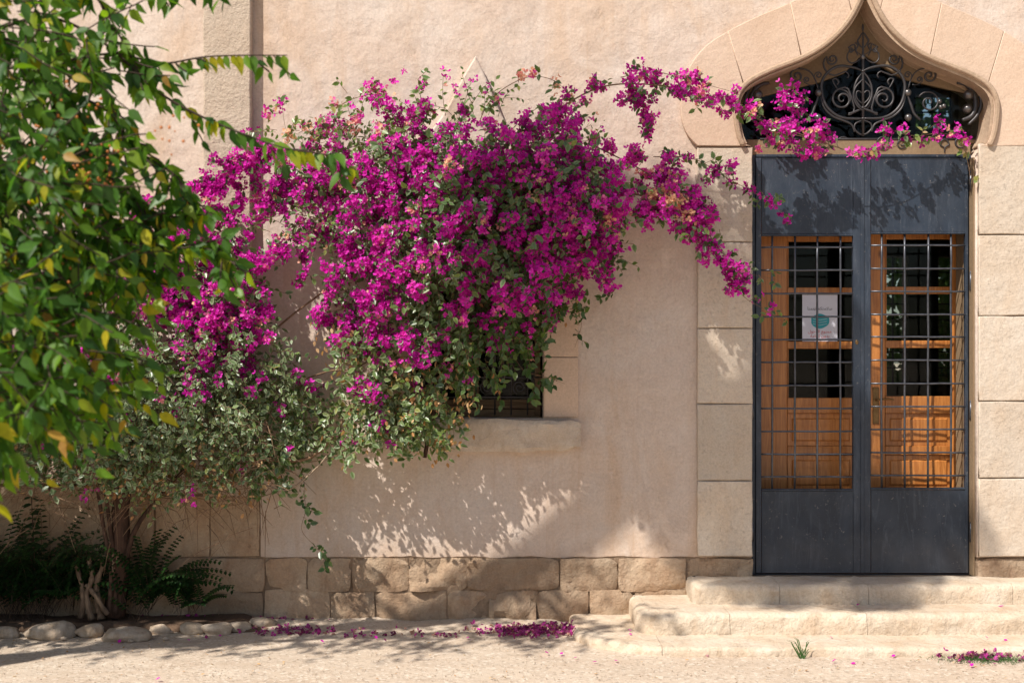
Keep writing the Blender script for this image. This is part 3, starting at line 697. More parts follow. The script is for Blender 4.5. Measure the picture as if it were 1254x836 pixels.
zt(sp((520, 610), 30, 30, 0, 1.0, 14), .0042, True, 2)
zt(sp((430, 612), 5, 26, 0, 1.4, 16), .0042, True, 2)
zt(sp((150, 605), 5, 30, 0, 1.4, 16), .0048, True, 2)
zt([(225, 655), (222, 630), (205, 618), (210, 600), (225, 592), (240, 600), (245, 618), (228, 630)], .005)
zt([(165, 320), (120, 330), (85, 370), (75, 430), (95, 480), (140, 500)], .014, True, 5, True, "acanthus_leaf")
zt([(75, 340), (55, 380), (50, 430), (70, 480), (110, 520)], .010, True, 5, True, "acanthus_leaf")
zt([(120, 300), (95, 330), (100, 360), (70, 400)], .012, True, 5, True, "acanthus_leaf")
for (u, v, r) in ((401, 368, 17), (398, 487, 17), (108, 378, 24), (114, 445, 22)):
    for m in (0, 1):
        c = Z(1230-u if m else u, v); bb = MB(); bb.ball(c, r/3.92/187.7*1.05, 14, 9); bb.build("ball", M['ball'], fgo, True)
for u, v in ((983, 410), (1003, 432), (988, 437)):
    bb = MB(); bb.ball(Z(u, v), .0155, 10, 7); bb.build("ball", M['ball'], fgo, True)
bb = MB(); bb.ball(Z(614, 196), .017, 12, 8, (1, 1, 1.2)); bb.build("ball", M['ball'], fgo, True)
bb = MB(); bb.ball(Z(614, 55), .008, 8, 6, (1, 1, 3.2)); bb.build("finial", M['wrought'], fgo, True)
for v in (265, 440, 492):
    bb = MB(); c = Z(615, v); bb.ball(c, .014, 8, 6, (1, 1, .7)); bb.build("collar", M['wrought'], fgo, True)

# ------------------------------------------------------------------ steps
ST = thing("entrance_steps", "three worn pale limestone steps with rounded ends below the iron gate", "steps", (2.27, -0.5, 0))
CX = 2.27
def step_outline(half, yfront, yback, rx, ry, n=10, bulge=0.0):
    left = [(CX-half+rx*(1-math.sin(a)), yfront+ry*(1-math.cos(a))) for a in [math.pi/2*(1-i/n) for i in range(n+1)]]
    left = [(CX-half, yback)]+left
    return left + [(2*CX-x, y) for x, y in left[::-1]]
def slab(pts, z0, z1, r, parent, seed, name="step_slab", cuts=()):
    # densify
    out = []; L = len(pts)
    for i in range(L):
        a = Vector(pts[i]); b = Vector(pts[(i+1) % L]); n = max(1, int((b-a).length/0.03))
        for k_ in range(n): out.append(a.lerp(b, k_/n))
    c = sum(out, Vector((0, 0)))/len(out); L = len(out)
    nrm = []
    for i in range(L):
        t = out[(i+1) % L]-out[i-1]; nn = Vector((t.y, -t.x)); nn.normalize(); nrm.append(nn)
    area = sum(out[i].x*out[(i+1) % L].y-out[(i+1) % L].x*out[i].y for i in range(L))
    sg = 1 if area > 0 else -1
    yfr = min(q.y for q in out)
    levels = [(z0, 0), (z0+(z1-z0)*.35, .0), (z0+(z1-z0)*.65, 0), (z1-r, 0), (z1-r*.6, r*.12), (z1-r*.25, r*.42), (z1, r), (z1+.001, r*1.7)]
    vs = []
    for li, (z, ins) in enumerate(levels):
        for i in range(L):
            p = out[i]; q = Vector((p.x*4, p.y*4, seed+z*9))
            fr_ = 1.0 if p.y < 0.02 else 0
            dd = (0.014*noise.noise(q)+0.014*noise.noise(q*3.1)+0.009*noise.noise(q*9)-0.020*max(0, noise.noise(q*5.3)-.25)*(2 < li < 6))*(.6 if li < 6 else .25)
            ww = p-nrm[i]*sg*(ins+0.012*max(0, noise.noise(q*1.7))*(li in (3, 4, 5))*(li < 6))+nrm[i]*sg*dd*.9
            if any(abs(p.x-c_) < .004 for c_ in cuts): ww = Vector((p.x+.0035*noise.noise(Vector((p.y*20, z*20, seed))), p.y+(ww.y-p.y if p.y < 0.02 else 0)+(ins if p.y < yfr+.03 else 0)*(0 if abs(ww.y-p.y) > .5*ins else 1)))
            zz = z+(0.008*noise.noise(Vector((p.x*3, p.y*3, seed)))+0.004*noise.noise(Vector((p.x*11, p.y*11, seed))))*(li > 2)
            vs.append((ww.x, ww.y, zz))
    fs = []
    for li in range(len(levels)-1):
        for i in range(L):
            a, b = li*L+i, li*L+(i+1) % L; f = (a, b, b+L, a+L); fs.append(f if sg > 0 else f[::-1])
    top = tuple((len(levels)-1)*L+i for i in range(L)); fs.append(top if sg > 0 else top[::-1])
    me = bpy.data.meshes.new(name); me.from_pydata(vs, [], fs); me.update()
    me.polygons.foreach_set("use_smooth", [True]*len(me.polygons))
    return mesh_obj(name, me, M['step'], parent, True, 42)
def cut(poly, xa, xb):
    # clip polygon to xa < x < xb
    def clip(pl, f, x):
        o = []
        for i in range(len(pl)):
            a, b = pl[i-1], pl[i]; ia, ib = f(a[0]), f(b[0])
            if ia != ib:
                t = (x-a[0])/(b[0]-a[0]); o.append((x, a[1]+t*(b[1]-a[1])))
            if ib: o.append(b)
        return o
    poly = clip(poly, lambda v: v >= xa, xa); return clip(poly, lambda v: v <= xb, xb)
def step(half, yf_, yb_, rx, ry, z0, z1, r, joints, seed, **kw):
    o = step_outline(half, yf_, yb_, rx, ry, **kw); xs = [-99]+joints+[99]
    for i, (a, b) in enumerate(zip(xs[:-1], xs[1:])):
        pl = cut(o, a+.0015 if a > -50 else a, b-.0015 if b < 50 else b)
        if len(pl) > 2: slab(pl, z0, z1, r, ST, seed, cuts=[c_ for c_ in (a+.0015, b-.0015) if abs(c_) < 50])
step(1.148, -0.32, 0.03, 0.06, 0.06, 0.10, 0.288, 0.036, [P(955, 0, -.32).x, P(1064, 0, -.32).x, 3.1], 2)
step(1.520, -0.62, 0.03, 0.22, 0.16, -0.02, 0.170, 0.040, [P(894, 0, -.62).x, P(1062, 0, -.62).x, 3.2], 5)
step(1.900, -0.96, 0.05, 0.75, 0.50, -0.10, 0.047, 0.024, [P(812, 0, -.95).x, 2.75, 3.4], 9)

# ------------------------------------------------------------------ rocks edging the bed
rocks = [(-14, 24, 761, 777, "small grey rounded edging rock cut by the left edge of the frame"), (30, 90, 754, 777, "largest humped tan rock in the bed edging, high on its right"),
         (91, 125, 757, 776, "small slanting pale rock between the big humped rock and the long flat rock"), (124, 184, 762, 780, "long flat pale rock with sunlit spots in the bed edging"),
         (181, 208, 759, 773, "small rounded grey rock touching the right end of the long flat rock"), (219, 250, 756, 773, "tan rounded rock just right of the gap in the bed edging"),
         (246, 283, 756, 773, "smooth grey oval rock in the middle of the right-hand three edging rocks"), (275, 309, 755, 770, "pale rounded rock beside the smooth grey oval one"),
         (303, 340, 749, 765, "low brown shaded rock set back at the right end of the bed edging")]
ico = bmesh.new(); bmesh.ops.create_icosphere(ico, subdivisions=3, radius=1); iv = [v.co.copy() for v in ico.verts]; jf = [tuple(v.index for v in f.verts) for f in ico.faces]; ico.free()
for i, (a, b, c, d, lab) in enumerate(rocks):
    dist = H*FPX/(d-440+3); y = dist-D; s = FPX/dist
    hw = (b-a)/2/s; hh = (d-c)/s*0.50; cx = ((a+b)/2-627)/s; vs = []
    sk = [0, .35, .5, -.1, .0, -.2, .1, 0, -.2][i]
    for v in iv:
        n = noise.noise(v*1.3+Vector((i*5.1, 0, 0)))*.30+noise.noise(v*3+Vector((0, i*3, 0)))*.12
        q = v*(1+n); qx = math.copysign(abs(q.x)**0.75, q.x); zz = math.copysign(abs(q.z)**0.85, q.z)
        vs.append((qx*hw*.95, q.y*hw*.55 if hw < .12 else q.y*.10, zz*hh*(1+sk*q.x)))
    me = bpy.data.meshes.new("edging_rock"); me.from_pydata(vs, [], jf); me.update()
    o = mesh_obj("edging_rock", me, M['rock'], None, True, label=lab, cat="rock", group="rocks edging the planting bed")
    o.location = (cx, y+0.02, hh*.55); o.rotation_euler = (0, 0, rnd.uniform(-.12, .12))
# planting bed soil
sb = []; nx_, ny_ = 60, 10
for j in range(ny_+1):
    for i in range(nx_+1):
        x = -4.6+3.2*i/nx_; y = -0.36+0.40*j/ny_; e = min(1, (nx_-i)/6, j/1.5, 1)
        sb.append((x, y, -0.03+0.075*e+0.02*noise.noise(Vector((x*5, y*8, 1)))))
sfc = [(j*(nx_+1)+i, j*(nx_+1)+i+1, (j+1)*(nx_+1)+i+1, (j+1)*(nx_+1)+i) for j in range(ny_) for i in range(nx_)]
me = bpy.data.meshes.new("soil_bed"); me.from_pydata(sb, [], sfc); mesh_obj("soil_bed", me, M['soil'], None, True, kind="structure")

# ------------------------------------------------------------------ foliage generator
def nv(v): v = np.asarray(v, float); return v/max(1e-9, np.linalg.norm(v))
class Foliage:
    def __init__(s): s.lp=[]; s.lr=[]; s.ls=[]; s.lt=[]; s.lrim=[]; s.bp=[]; s.br=[]; s.bs=[]; s.bt=[]; s.tw=MB(); s.dp=[]; s.dr=[]; s.dsz=[]; s.dt=[]
    def leaf(s, p, d, n, sc, tint, rim=0.0): s.lp.append(p); s.lr.append(frame_of(d, n)); s.ls.append(sc); s.lt.append(tint); s.lrim.append(rim)
    def floret(s, p, d, sc, tint): s.bp.append(p); s.br.append(frame_of(NP.normal(size=3), d)); s.bs.append(sc); s.bt.append(tint)
    def drys(s, p, d, n, sc, t): s.dp.append(p); s.dr.append(frame_of(d, n)); s.dsz.append(sc); s.dt.append(t)
    def clump(s, c, r, n, base, out=(0, -1, .2), sz=0.0170):
        out = nv(out); n = int(n*1.4+.5); r *= NP.uniform(.85, 1.25)
        for _ in range(n):
            q = NP.normal(size=3); q = nv(q)*r*NP.uniform(.3, 1)**.6; q[1] *= .8
            d = nv(q/r+out*0.9+NP.normal(size=3)*.35)
            s.floret(np.asarray(c)+q, d, sz*NP.uniform(.75, 1.25), min(1, max(0, base+NP.normal()*.19 if base < .85 else base+NP.normal()*.05)))
    def twig(s, p, d, length, leaves=8, droop=.5, flower=0.0, nfl=9, lsz=.05, ltint=.4, rim=.2, rad=.0022, btint=.42, wig=.25, twigs=True, dry=0.0, out=(-.25, -1, .5), bsz=.0170, tail=True):
        p = np.array(p, float); d = nv(d); n = max(4, leaves); st = length/n; pts = [p.copy()]
        for i in range(n):
            d = nv(d+NP.normal(size=3)*wig*.5+np.array([0, 0, -droop*st*3])); p = p+d*st; 
            if p[1] > -0.03 and p[0] < 1.53: p[1] = -0.03; d[1] = min(d[1], -.05)
            pts.append(p.copy())
            side = nv(np.cross(d, (NP.normal()*.3, -1, NP.normal()*.3)))*(1 if i % 2 else -1)
            if i >= 1 or leaves > 5:
                ld = nv(d*.5+side*.8+NP.normal(size=3)*.35+np.array([0, -.15, -.25]))
                ln = nv(np.array(out)+NP.normal(size=3)*.55)
                if dry and NP.rand() < dry: s.drys(p, ld, NP.normal(size=3), lsz*NP.uniform(.5, .9), NP.rand())
                else: s.leaf(p, ld, ln, lsz*NP.uniform(.6, 1.2), min(1, max(0, ltint+NP.normal()*.17)), max(0, min(1, rim*(NP.uniform(.3, 1.4)))))
        if twigs: s.tw.tube(pts[::2] if n > 5 else pts, [rad*(1-.5*i/len(pts[::2] if n > 5 else pts)) for i in range(len(pts[::2] if n > 5 else pts))], 3, False)
        if NP.rand() < flower:
            bt = btint+NP.normal()*.19
            s.clump(p, .038, nfl, bt, (d[0]*.4-.2, -1, .3), bsz)
            s.clump(pts[-3], .034, int(nfl*.6), bt, (d[0]*.4-.2, -1, .3), bsz)
            if tail: s.clump(pts[-5 if n > 5 else -4], .03, int(nfl*.35), bt, (d[0]*.4-.2, -1, .3), bsz)
        return pts
def blob_twigs(F, cx, cy, rx, ry, yc, yr, n, dirbias=(0, -.7, -.1), L=(.14, .28), **kw):
    s = FPX/(D+yc); c = np.array(P(cx, cy, yc)); rx /= s; ry /= s
    for _ in range(n):
        q = nv(NP.normal(size=3))*NP.rand()**.4; p = c+q*np.array([rx*.9, yr, ry*.9])
        if p[1] > -.03: p[1] = -NP.uniform(.03, .12)
        d = nv(q*np.array([.8, .8, .8])+np.array(dirbias)+NP.normal(size=3)*.45)
        F.twig(p, d, NP.uniform(*L), **kw)
def along(F, pts, n, spread=.03, jitter=.5, L=(.05, .14), rad=.006, branch=True, mat_mb=None, taper=.35, **kw):
    v = catmull(pts, 6); 
    if branch: (mat_mb or F.tw).tube(v, [rad*(1-(1-taper)*i/len(v)) for i in range(len(v))], 6, False)
    for _ in range(n):
        i = rnd.randrange(1, len(v)-1); t = v[i+1]-v[i-1]; p = v[i].lerp(v[i+1], rnd.random())+Vector(NP.normal(size=3)*spread)
        d = nv(np.array(t.normalized())*.4+NP.normal(size=3)*jitter+np.array([0, -.2, 0]))
        F.twig(p, d, NP.uniform(*L), **kw)
def PP(lst): return [P(a, b, y) for a, b, y in lst]
LRV = LV

BG = thing("bougainvillea", "huge magenta bougainvillea spilling over the window and along the wall to the door", "climbing plant", (P(140, 0, -.2).x, -.2, 0))
F = Foliage()
# --- main mass over the window: leafy core, flowering skin, thickest to the right of its middle
blob_twigs(F, 590, 280, 115, 80, -.36, .22, 300, leaves=7, lsz=.046, ltint=.30, rim=.12, droop=.6)
blob_twigs(F, 475, 250, 50, 100, -.32, .18, 150, leaves=8, flower=.48, nfl=12, ltint=.45, rim=.35)
blob_twigs(F, 445, 365, 34, 75, -.28, .13, 72, leaves=7, flower=.50, nfl=12, ltint=.45, rim=.35)
blob_twigs(F, 525, 195, 62, 50, -.36, .18, 105, leaves=7, flower=.56, nfl=10, ltint=.45, rim=.35)
blob_twigs(F, 535, 330, 50, 80, -.46, .20, 150, leaves=8, flower=.28, nfl=12, ltint=.45, rim=.4)
blob_twigs(F, 645, 195, 75, 36, -.48, .26, 110, leaves=7, flower=.50, nfl=10, ltint=.48, rim=.35)
blob_twigs(F, 585, 255, 75, 75, -.60, .22, 230, leaves=8, flower=.30, nfl=9, ltint=.40, rim=.18)
blob_twigs(F, 540, 290, 40, 60, -.56, .16, 70, leaves=8, flower=.34, nfl=10, ltint=.40, rim=.2)
blob_twigs(F, 690, 250, 62, 58, -.55, .28, 190, leaves=8, flower=.46, nfl=12, ltint=.45, rim=.3)
blob_twigs(F, 640, 315, 60, 42, -.55, .24, 140, leaves=8, flower=.34, nfl=11, ltint=.42, rim=.25)
blob_twigs(F, 722, 285, 34, 34, -.44, .20, 60, leaves=6, flower=.55, nfl=10)
blob_twigs(F, 640, 370, 50, 28, -.34, .12, 60, leaves=8, flower=.25, nfl=8, ltint=.38, rim=.15, droop=1.0)
blob_twigs(F, 545, 395, 60, 38, -.34, .12, 95, leaves=8, flower=.20, nfl=9, ltint=.42, rim=.2, dry=.08, droop=1.0)
blob_twigs(F, 462, 465, 34, 48, -.26, .10, 90, leaves=8, flower=.15, nfl=6, ltint=.58, rim=.5, dry=.12)
blob_twigs(F, 575, 440, 34, 30, -.26, .08, 30, leaves=8, flower=.08, nfl=5, ltint=.45, rim=.1, dry=.15, droop=1.2)
blob_twigs(F, 610, 405, 46, 26, -.28, .09, 40, leaves=8, flower=.10, nfl=6, ltint=.42, rim=.08, lsz=.055, droop=1.2)
blob_twigs(F, 655, 462, 18, 14, -.24, .05, 8, leaves=5, ltint=.38, rim=.05, lsz=.058, droop=1.2, L=(.08, .14))
blob_twigs(F, 520, 470, 34, 30, -.26, .08, 34, leaves=8, flower=.07, nfl=5, ltint=.5, rim=.3, dry=.25, droop=1.1)
blob_twigs(F, 510, 520, 58, 22, -.26, .10, 80, leaves=7, ltint=.58, rim=.4, dry=.12, droop=1.1, L=(.1, .2))
blob_twigs(F, 440, 515, 42, 30, -.24, .10, 55, leaves=7, ltint=.52, rim=.5, dry=.06)
blob_twigs(F, 690, 375, 20, 26, -.26, .07, 14, leaves=7, flower=.2, nfl=5, ltint=.4, rim=.1, L=(.1, .2))
for _ in range(46):
    a = rnd.uniform(-.2, math.pi*1.15); q = P(575+150*math.cos(a), 250-110*math.sin(a), -.35)
    d = (math.cos(a)+rnd.gauss(0, .3), -.5, math.sin(a)*1.1+rnd.gauss(0, .25)+.2); F.twig(q, d, rnd.uniform(.18, .36), leaves=9, droop=1.0, flower=.45, nfl=3, lsz=.036, ltint=.55, rim=.2, btint=.55, wig=.3, bsz=.016)
for _ in range(26):
    q = P(rnd.uniform(330, 450), rnd.uniform(150, 330), -.3); F.twig(q, (rnd.uniform(-1, .3), -.4, rnd.uniform(-.3, .7)), rnd.uniform(.15, .32), leaves=9, droop=.8, flower=.5, nfl=3, lsz=.034, ltint=.6, rim=.2, btint=.6, wig=.35, bsz=.016)
# --- right shoulder hanging towards the door
along(F, PP([(650, 190, -.3), (710, 215, -.34), (770, 235, -.38), (830, 255, -.40), (870, 285, -.38)]), 88, .05, .7, (.06, .14), .008, leaves=5, flower=.80, nfl=10, ltint=.45)
along(F, PP([(730, 180, -.3), (780, 205, -.34), (825, 235, -.36), (855, 260, -.36)]), 34, .03, .6, (.05, .12), .005, leaves=4, flower=.95, nfl=9)
along(F, PP([(780, 250, -.38), (820, 275, -.4), (860, 300, -.4), (885, 325, -.38), (905, 348, -.36)]), 26, .025, .6, (.05, .10), .004, leaves=4, flower=.8, nfl=7)
along(F, PP([(790, 232, -.42), (815, 240, -.44), (835, 248, -.42)]), 16, .03, .6, (.04, .08), .003, leaves=3, flower=1, nfl=10, btint=.93)
along(F, PP([(870, 290, -.38), (895, 325, -.36), (908, 360, -.34), (935, 378, -.3), (958, 393, -.28)]), 12, .012, .6, (.04, .09), .0028, leaves=4, flower=.35, nfl=3)
along(F, PP([(800, 192, -.34), (850, 195, -.36), (890, 218, -.36), (935, 242, -.32), (955, 252, -.3)]), 26, .014, .6, (.04, .10), .003, leaves=4, flower=.5, nfl=4)
along(F, PP([(880, 300, -.35), (905, 330, -.33), (950, 342, -.3)]), 8, .01, .6, (.04, .08), .002, leaves=4, flower=.1, nfl=2)
F.clump(P(895, 208, -.36), .035, 10, .45); F.clump(P(897, 200, -.36), .03, 8, .45)
# --- upper arching spray across to the fanlight
along(F, PP([(655, 160, -.35), (690, 130, -.42), (740, 106, -.46), (800, 104, -.48), (860, 115, -.44), (905, 132, -.36), (950, 158, -.26), (985, 168, -.18)]), 62, .022, .6, (.04, .10), .0055, leaves=4, flower=.75, nfl=6, ltint=.5)
along(F, PP([(760, 95, -.42), (800, 88, -.44), (850, 100, -.42), (895, 112, -.38)]), 14, .026, .6, (.04, .09), .003, leaves=3, flower=.7, nfl=5)
along(F, PP([(765, 112, -.42), (785, 128, -.43), (792, 155, -.42)]), 18, .018, .5, (.04, .08), .003, leaves=3, flower=.95, nfl=6)
along(F, PP([(940, 150, -.24), (990, 168, -.16), (1040, 184, -.12), (1085, 183, -.10), (1130, 166, -.08), (1165, 165, -.06), (1180, 178, -.05), (1188, 215, -.04)]), 18, .014, .5, (.03, .06), .0038, leaves=2, flower=.4, nfl=3, ltint=.8, rim=.2, bsz=.018)
blob_twigs(F, 962, 136, 20, 20, .02, .05, 13, leaves=3, flower=.95, nfl=6, L=(.05, .1), dirbias=(0, -.3, 0))
blob_twigs(F, 985, 172, 34, 10, -.16, .05, 10, leaves=2, flower=.9, nfl=5, L=(.04, .07), bsz=.018)
blob_twigs(F, 1075, 182, 16, 6, -.12, .03, 3, leaves=3, flower=.9, nfl=5, L=(.04, .08))
blob_twigs(F, 1012, 165, 10, 18, -.14, .04, 4, leaves=3, flower=.9, nfl=5, L=(.04, .08))
blob_twigs(F, 1100, 162, 18, 7, -.10, .03, 4, leaves=3, flower=.9, nfl=5, L=(.04, .07))
blob_twigs(F, 1150, 160, 20, 6, -.08, .03, 3, leaves=3, flower=.85, nfl=5, L=(.04, .07))
for q, b_ in (((945, 172), .88), ((1000, 190), .87), ((930, 180), .9), ((1045, 186), .86)): F.clump(P(q[0], q[1], -.15), .03, 7, b_)
F.clump(P(997, 185, -.14), .035, 12, .70); F.clump(P(1003, 188, -.14), .03, 8, .75); F.clump(P(985, 190, -.15), .03, 9, .6)
# --- peach spray by the hood peak
along(F, PP([(585, 155, -.25), (597, 128, -.32), (618, 108, -.36), (650, 94, -.38), (680, 100, -.36), (700, 122, -.34), (712, 150, -.3)]), 14, .012, .5, (.03, .07), .0032, leaves=2, flower=.3, nfl=3, btint=.92, ltint=.6)
F.clump(P(640, 92, -.38), .035, 12, .97); F.clump(P(652, 90, -.38), .03, 8, .95)
along(F, PP([(560, 170, -.25), (570, 150, -.3), (566, 135, -.32)]), 6, .01, .4, (.03, .06), .002, leaves=3, flower=.5, nfl=4)
along(F, PP([(520, 160, -.3), (516, 125, -.32), (512, 100, -.33)]), 12, .014, .5, (.04, .10), .003, leaves=5, flower=.3, nfl=4, ltint=.5)
# --- thin sprays to the upper left
along(F, PP([(540, 200, -.25), (500, 170, -.3), (440, 178, -.34), (400, 195, -.34), (370, 225, -.30)]), 30, .02, .6, (.04, .11), .0040, leaves=4, flower=.45, nfl=5, ltint=.6)
along(F, PP([(500, 150, -.3), (470, 118, -.33), (430, 122, -.34), (395, 145, -.34), (355, 165, -.32), (345, 125, -.30)]), 34, .024, .7, (.04, .12), .0026, leaves=4, flower=.35, nfl=4, btint=.7, ltint=.7)
along(F, PP([(440, 150, -.32), (400, 165, -.33), (375, 190, -.32)]), 26, .03, .7, (.04, .12), .0026, leaves=4, flower=.6, nfl=6, btint=.6)
for q in ((408, 125), (432, 145), (435, 160)): F.clump(P(q[0], q[1], -.34), .028, 6, .9)
for q in ((482, 98), (495, 88), (449, 104), (700, 188)): F.clump(P(q[0], q[1], -.33), .016, 3, .6, sz=.016)
along(F, PP([(450, 210, -.3), (400, 225, -.32), (350, 240, -.34), (300, 245, -.34), (260, 262, -.33), (238, 270, -.32)]), 62, .026, .6, (.05, .12), .0045, leaves=4, flower=.88, nfl=9)
along(F, PP([(460, 290, -.3), (400, 270, -.32), (350, 262, -.34), (300, 270, -.34), (245, 298, -.33)]), 18, .02, .6, (.05, .12), .0040, leaves=4, flower=.4, nfl=6)
along(F, PP([(350, 200, -.3), (320, 192, -.33), (290, 205, -.34), (262, 225, -.33), (240, 236, -.32)]), 42, .024, .6, (.04, .10), .0035, leaves=3, flower=.95, nfl=10)
along(F, PP([(430, 225, -.3), (380, 222, -.33), (345, 228, -.34)]), 30, .02, .6, (.04, .10), .0035, leaves=4, flower=.85, nfl=9)
along(F, PP([(440, 300, -.3), (390, 285, -.32), (345, 305, -.34), (310, 322, -.34), (298, 330, -.33)]), 40, .02, .6, (.04, .10), .0035, leaves=4, flower=.7, nfl=8)
blob_twigs(F, 385, 240, 45, 60, -.28, .08, 46, leaves=6, flower=.35, nfl=7, btint=.5)
along(F, PP([(372, 300, -.32), (374, 325, -.32), (368, 350, -.31)]), 7, .01, .4, (.03, .06), .002, leaves=4, flower=.7, nfl=5)
# --- left bush
blob_twigs(F, 255, 350, 75, 55, -.30, .16, 150, leaves=8, flower=.36, nfl=11, ltint=.35, rim=.35)
blob_twigs(F, 275, 385, 40, 45, -.34, .12, 70, leaves=5, flower=.9, nfl=12, ltint=.35, rim=.3)
blob_twigs(F, 190, 330, 50, 50, -.32, .14, 80, leaves=5, flower=.7, nfl=9)
blob_twigs(F, 215, 300, 60, 30, -.30, .14, 60, leaves=5, flower=.7, nfl=9)
blob_twigs(F, 120, 350, 70, 80, -.32, .16, 110, leaves=6, flower=.35, nfl=8, ltint=.4, rim=.3)
blob_twigs(F, 225, 440, 140, 42, -.38, .20, 250, leaves=9, flower=.14, nfl=6, ltint=.40, rim=.5, lsz=.040)
blob_twigs(F, 190, 505, 135, 44, -.42, .24, 430, leaves=10, flower=.03, nfl=4, ltint=.42, rim=.6, lsz=.039)
blob_twigs(F, 335, 510, 65, 34, -.22, .10, 75, leaves=9, flower=.03, nfl=4, ltint=.5, rim=.55, lsz=.04)
blob_twigs(F, 175, 560, 140, 33, -.38, .22, 320, leaves=8, flower=.02, nfl=4, ltint=.55, rim=.55, dry=.2, lsz=.040)
blob_twigs(F, -80, 540, 120, 60, -.40, .26, 200, leaves=7, ltint=.4, rim=.3)
blob_twigs(F, 90, 500, 100, 80, -.36, .20, 260, leaves=8, ltint=.38, rim=.5, flower=.02)
blob_twigs(F, 385, 525, 45, 34, -.16, .05, 40, leaves=8, ltint=.5, rim=.7, flower=.04, nfl=4)
blob_twigs(F, 330, 565, 55, 24, -.22, .08, 60, leaves=7, ltint=.45, rim=.4, flower=.01, dry=.05)
blob_twigs(F, 320, 475, 55, 28, -.22, .10, 60, leaves=8, ltint=.42, rim=.55, flower=.08, nfl=4)
# dry tangle under the bush
for _ in range(420):
    p = P(rnd.uniform(20, 340), rnd.gauss(570, 34), -rnd.uniform(.12, .5)); d = Vector((rnd.uniform(-1, 1), rnd.uniform(-.4, .1), rnd.uniform(-.7, .4))).normalized()
    L = rnd.uniform(.12, .38); mid = p+d*L*.5+Vector((0, 0, rnd.uniform(-.03, .05))); F.tw.tube([p, mid, p+d*L+Vector((0, 0, -.04))], [.0030, .0024, .0012], 3, False)
for _ in range(80):
    p = P(rnd.uniform(100, 330), rnd.gauss(596, 14), -rnd.uniform(.2, .5)); F.drys(np.array(p), NP.normal(size=3), NP.normal(size=3), .04, NP.rand())
for cx_, cy_, n_ in ((410, 415, 34), (545, 545, 14), (500, 455, 22), (620, 395, 26), (560, 480, 22), (565, 505, 16), (690, 375, 8)):
    for _ in range(n_):
        p = P(cx_+rnd.gauss(0, 13), cy_+rnd.gauss(0, 14), -.3-rnd.random()*.15); F.drys(np.array(p), (rnd.gauss(0, .4), rnd.gauss(0, .4), -1), NP.normal(size=3), .035, NP.rand())
# hanging runners
along(F, PP([(372, 600, -.30), (374, 625, -.30), (370, 650, -.29), (392, 675, -.28), (402, 695, -.27)]), 9, .008, .7, (.05, .10), .0022, leaves=5, ltint=.22, rim=.1, lsz=.055)
along(F, PP([(700, 370, -.2), (712, 395, -.18), (704, 425, -.17)]), 5, .006, .6, (.03, .07), .002, leaves=4, ltint=.3, rim=.0, lsz=.045)
along(F, PP([(640, 455, -.2), (670, 462, -.18), (692, 470, -.16)]), 5, .006, .6, (.03, .07), .002, leaves=4, ltint=.3, rim=.0, lsz=.045)
along(F, PP([(730, 320, -.2), (742, 345, -.2), (738, 362, -.2)]), 6, .01, .6, (.03, .06), .002, leaves=4, flower=.4, nfl=4)
F.clump(P(389, 397, -.3), .022, 8, .4); F.clump(P(745, 357, -.2), .02, 5, .45)
F.clump(P(119, 582, -.4), .018, 5, .45); F.clump(P(355, 548, -.42), .016, 3, .4)
instance("leaves", LV, LF, F.lp, F.lr, F.ls, M['leaf'], BG, F.lt, LRIM, F.lrim, kind="stuff")
instance("flowers", BV, BF, F.bp, F.br, F.bs, M['bract'], BG, F.bt, kind="stuff")
instance("dry_leaves", LV, LF, F.dp, F.dr, F.dsz, M['dry'], BG, F.dt, kind="stuff")
F.tw.build("twigs", M['twig'], BG, kind="stuff")
tk = MB()
gz = 0.0
for pts, r in (([(140, 752, -.16), (146, 700, -.18), (148, 655, -.20), (150, 600, -.24), (165, 560, -.3)], .055),):
    v = catmull(PP(pts), 6); tk.tube([p+Vector((.012*noise.noise(p*9), .01*noise.noise(p*7), 0)) for p in v], [r*(1.25-.5*i/len(v)) for i in range(len(v))], 10)
tk.build("trunk", M['bark'], BG, True)
for pts, r, mt in (([(133, 752, -.24), (136, 700, -.25), (126, 640, -.26), (118, 595, -.28), (100, 540, -.3)], .016, 'bark'), ([(142, 752, -.22), (140, 690, -.24), (134, 640, -.26), (128, 590, -.3)], .018, 'bark'),
                   ([(150, 700, -.2), (165, 650, -.24), (192, 612, -.28), (230, 570, -.34)], .02, 'bark'),
                   ([(165, 560, -.3), (205, 470, -.38), (190, 395, -.44), (206, 350, -.44), (213, 300, -.42)], .011, 'palebark'), ([(240, 540, -.46), (218, 480, -.5), (198, 452, -.52), (182, 430, -.5)], .009, 'palebark'),
                   ([(165, 560, -.26), (240, 500, -.3), (310, 430, -.16), (350, 392, -.14), (402, 352, -.18), (450, 310, -.2), (520, 250, -.2)], .009, 'twig'),
                   ([(330, 480, -.2), (400, 455, -.2), (440, 448, -.22), (520, 400, -.2)], .006, 'twig'),
                   ([(520, 560, -.2), (535, 480, -.22), (555, 400, -.22), (570, 320, -.22), (580, 230, -.22)], .014, 'bark'), ([(440, 540, -.24), (490, 500, -.24), (560, 440, -.24), (600, 380, -.24)], .011, 'twig'),
                   ([(300, 560, -.3), (380, 560, -.3), (430, 500, -.3), (480, 420, -.26)], .012, 'twig'), ([(190, 600, -.3), (300, 590, -.34), (350, 600, -.34), (385, 575, -.32), (400, 558, -.3)], .008, 'palebark')):
    mb = MB(); v = catmull(PP(pts), 6); mb.tube(v, [r*(1-.5*i/len(v)) for i in range(len(v))], 7); mb.build("branch", M[mt], BG, True)
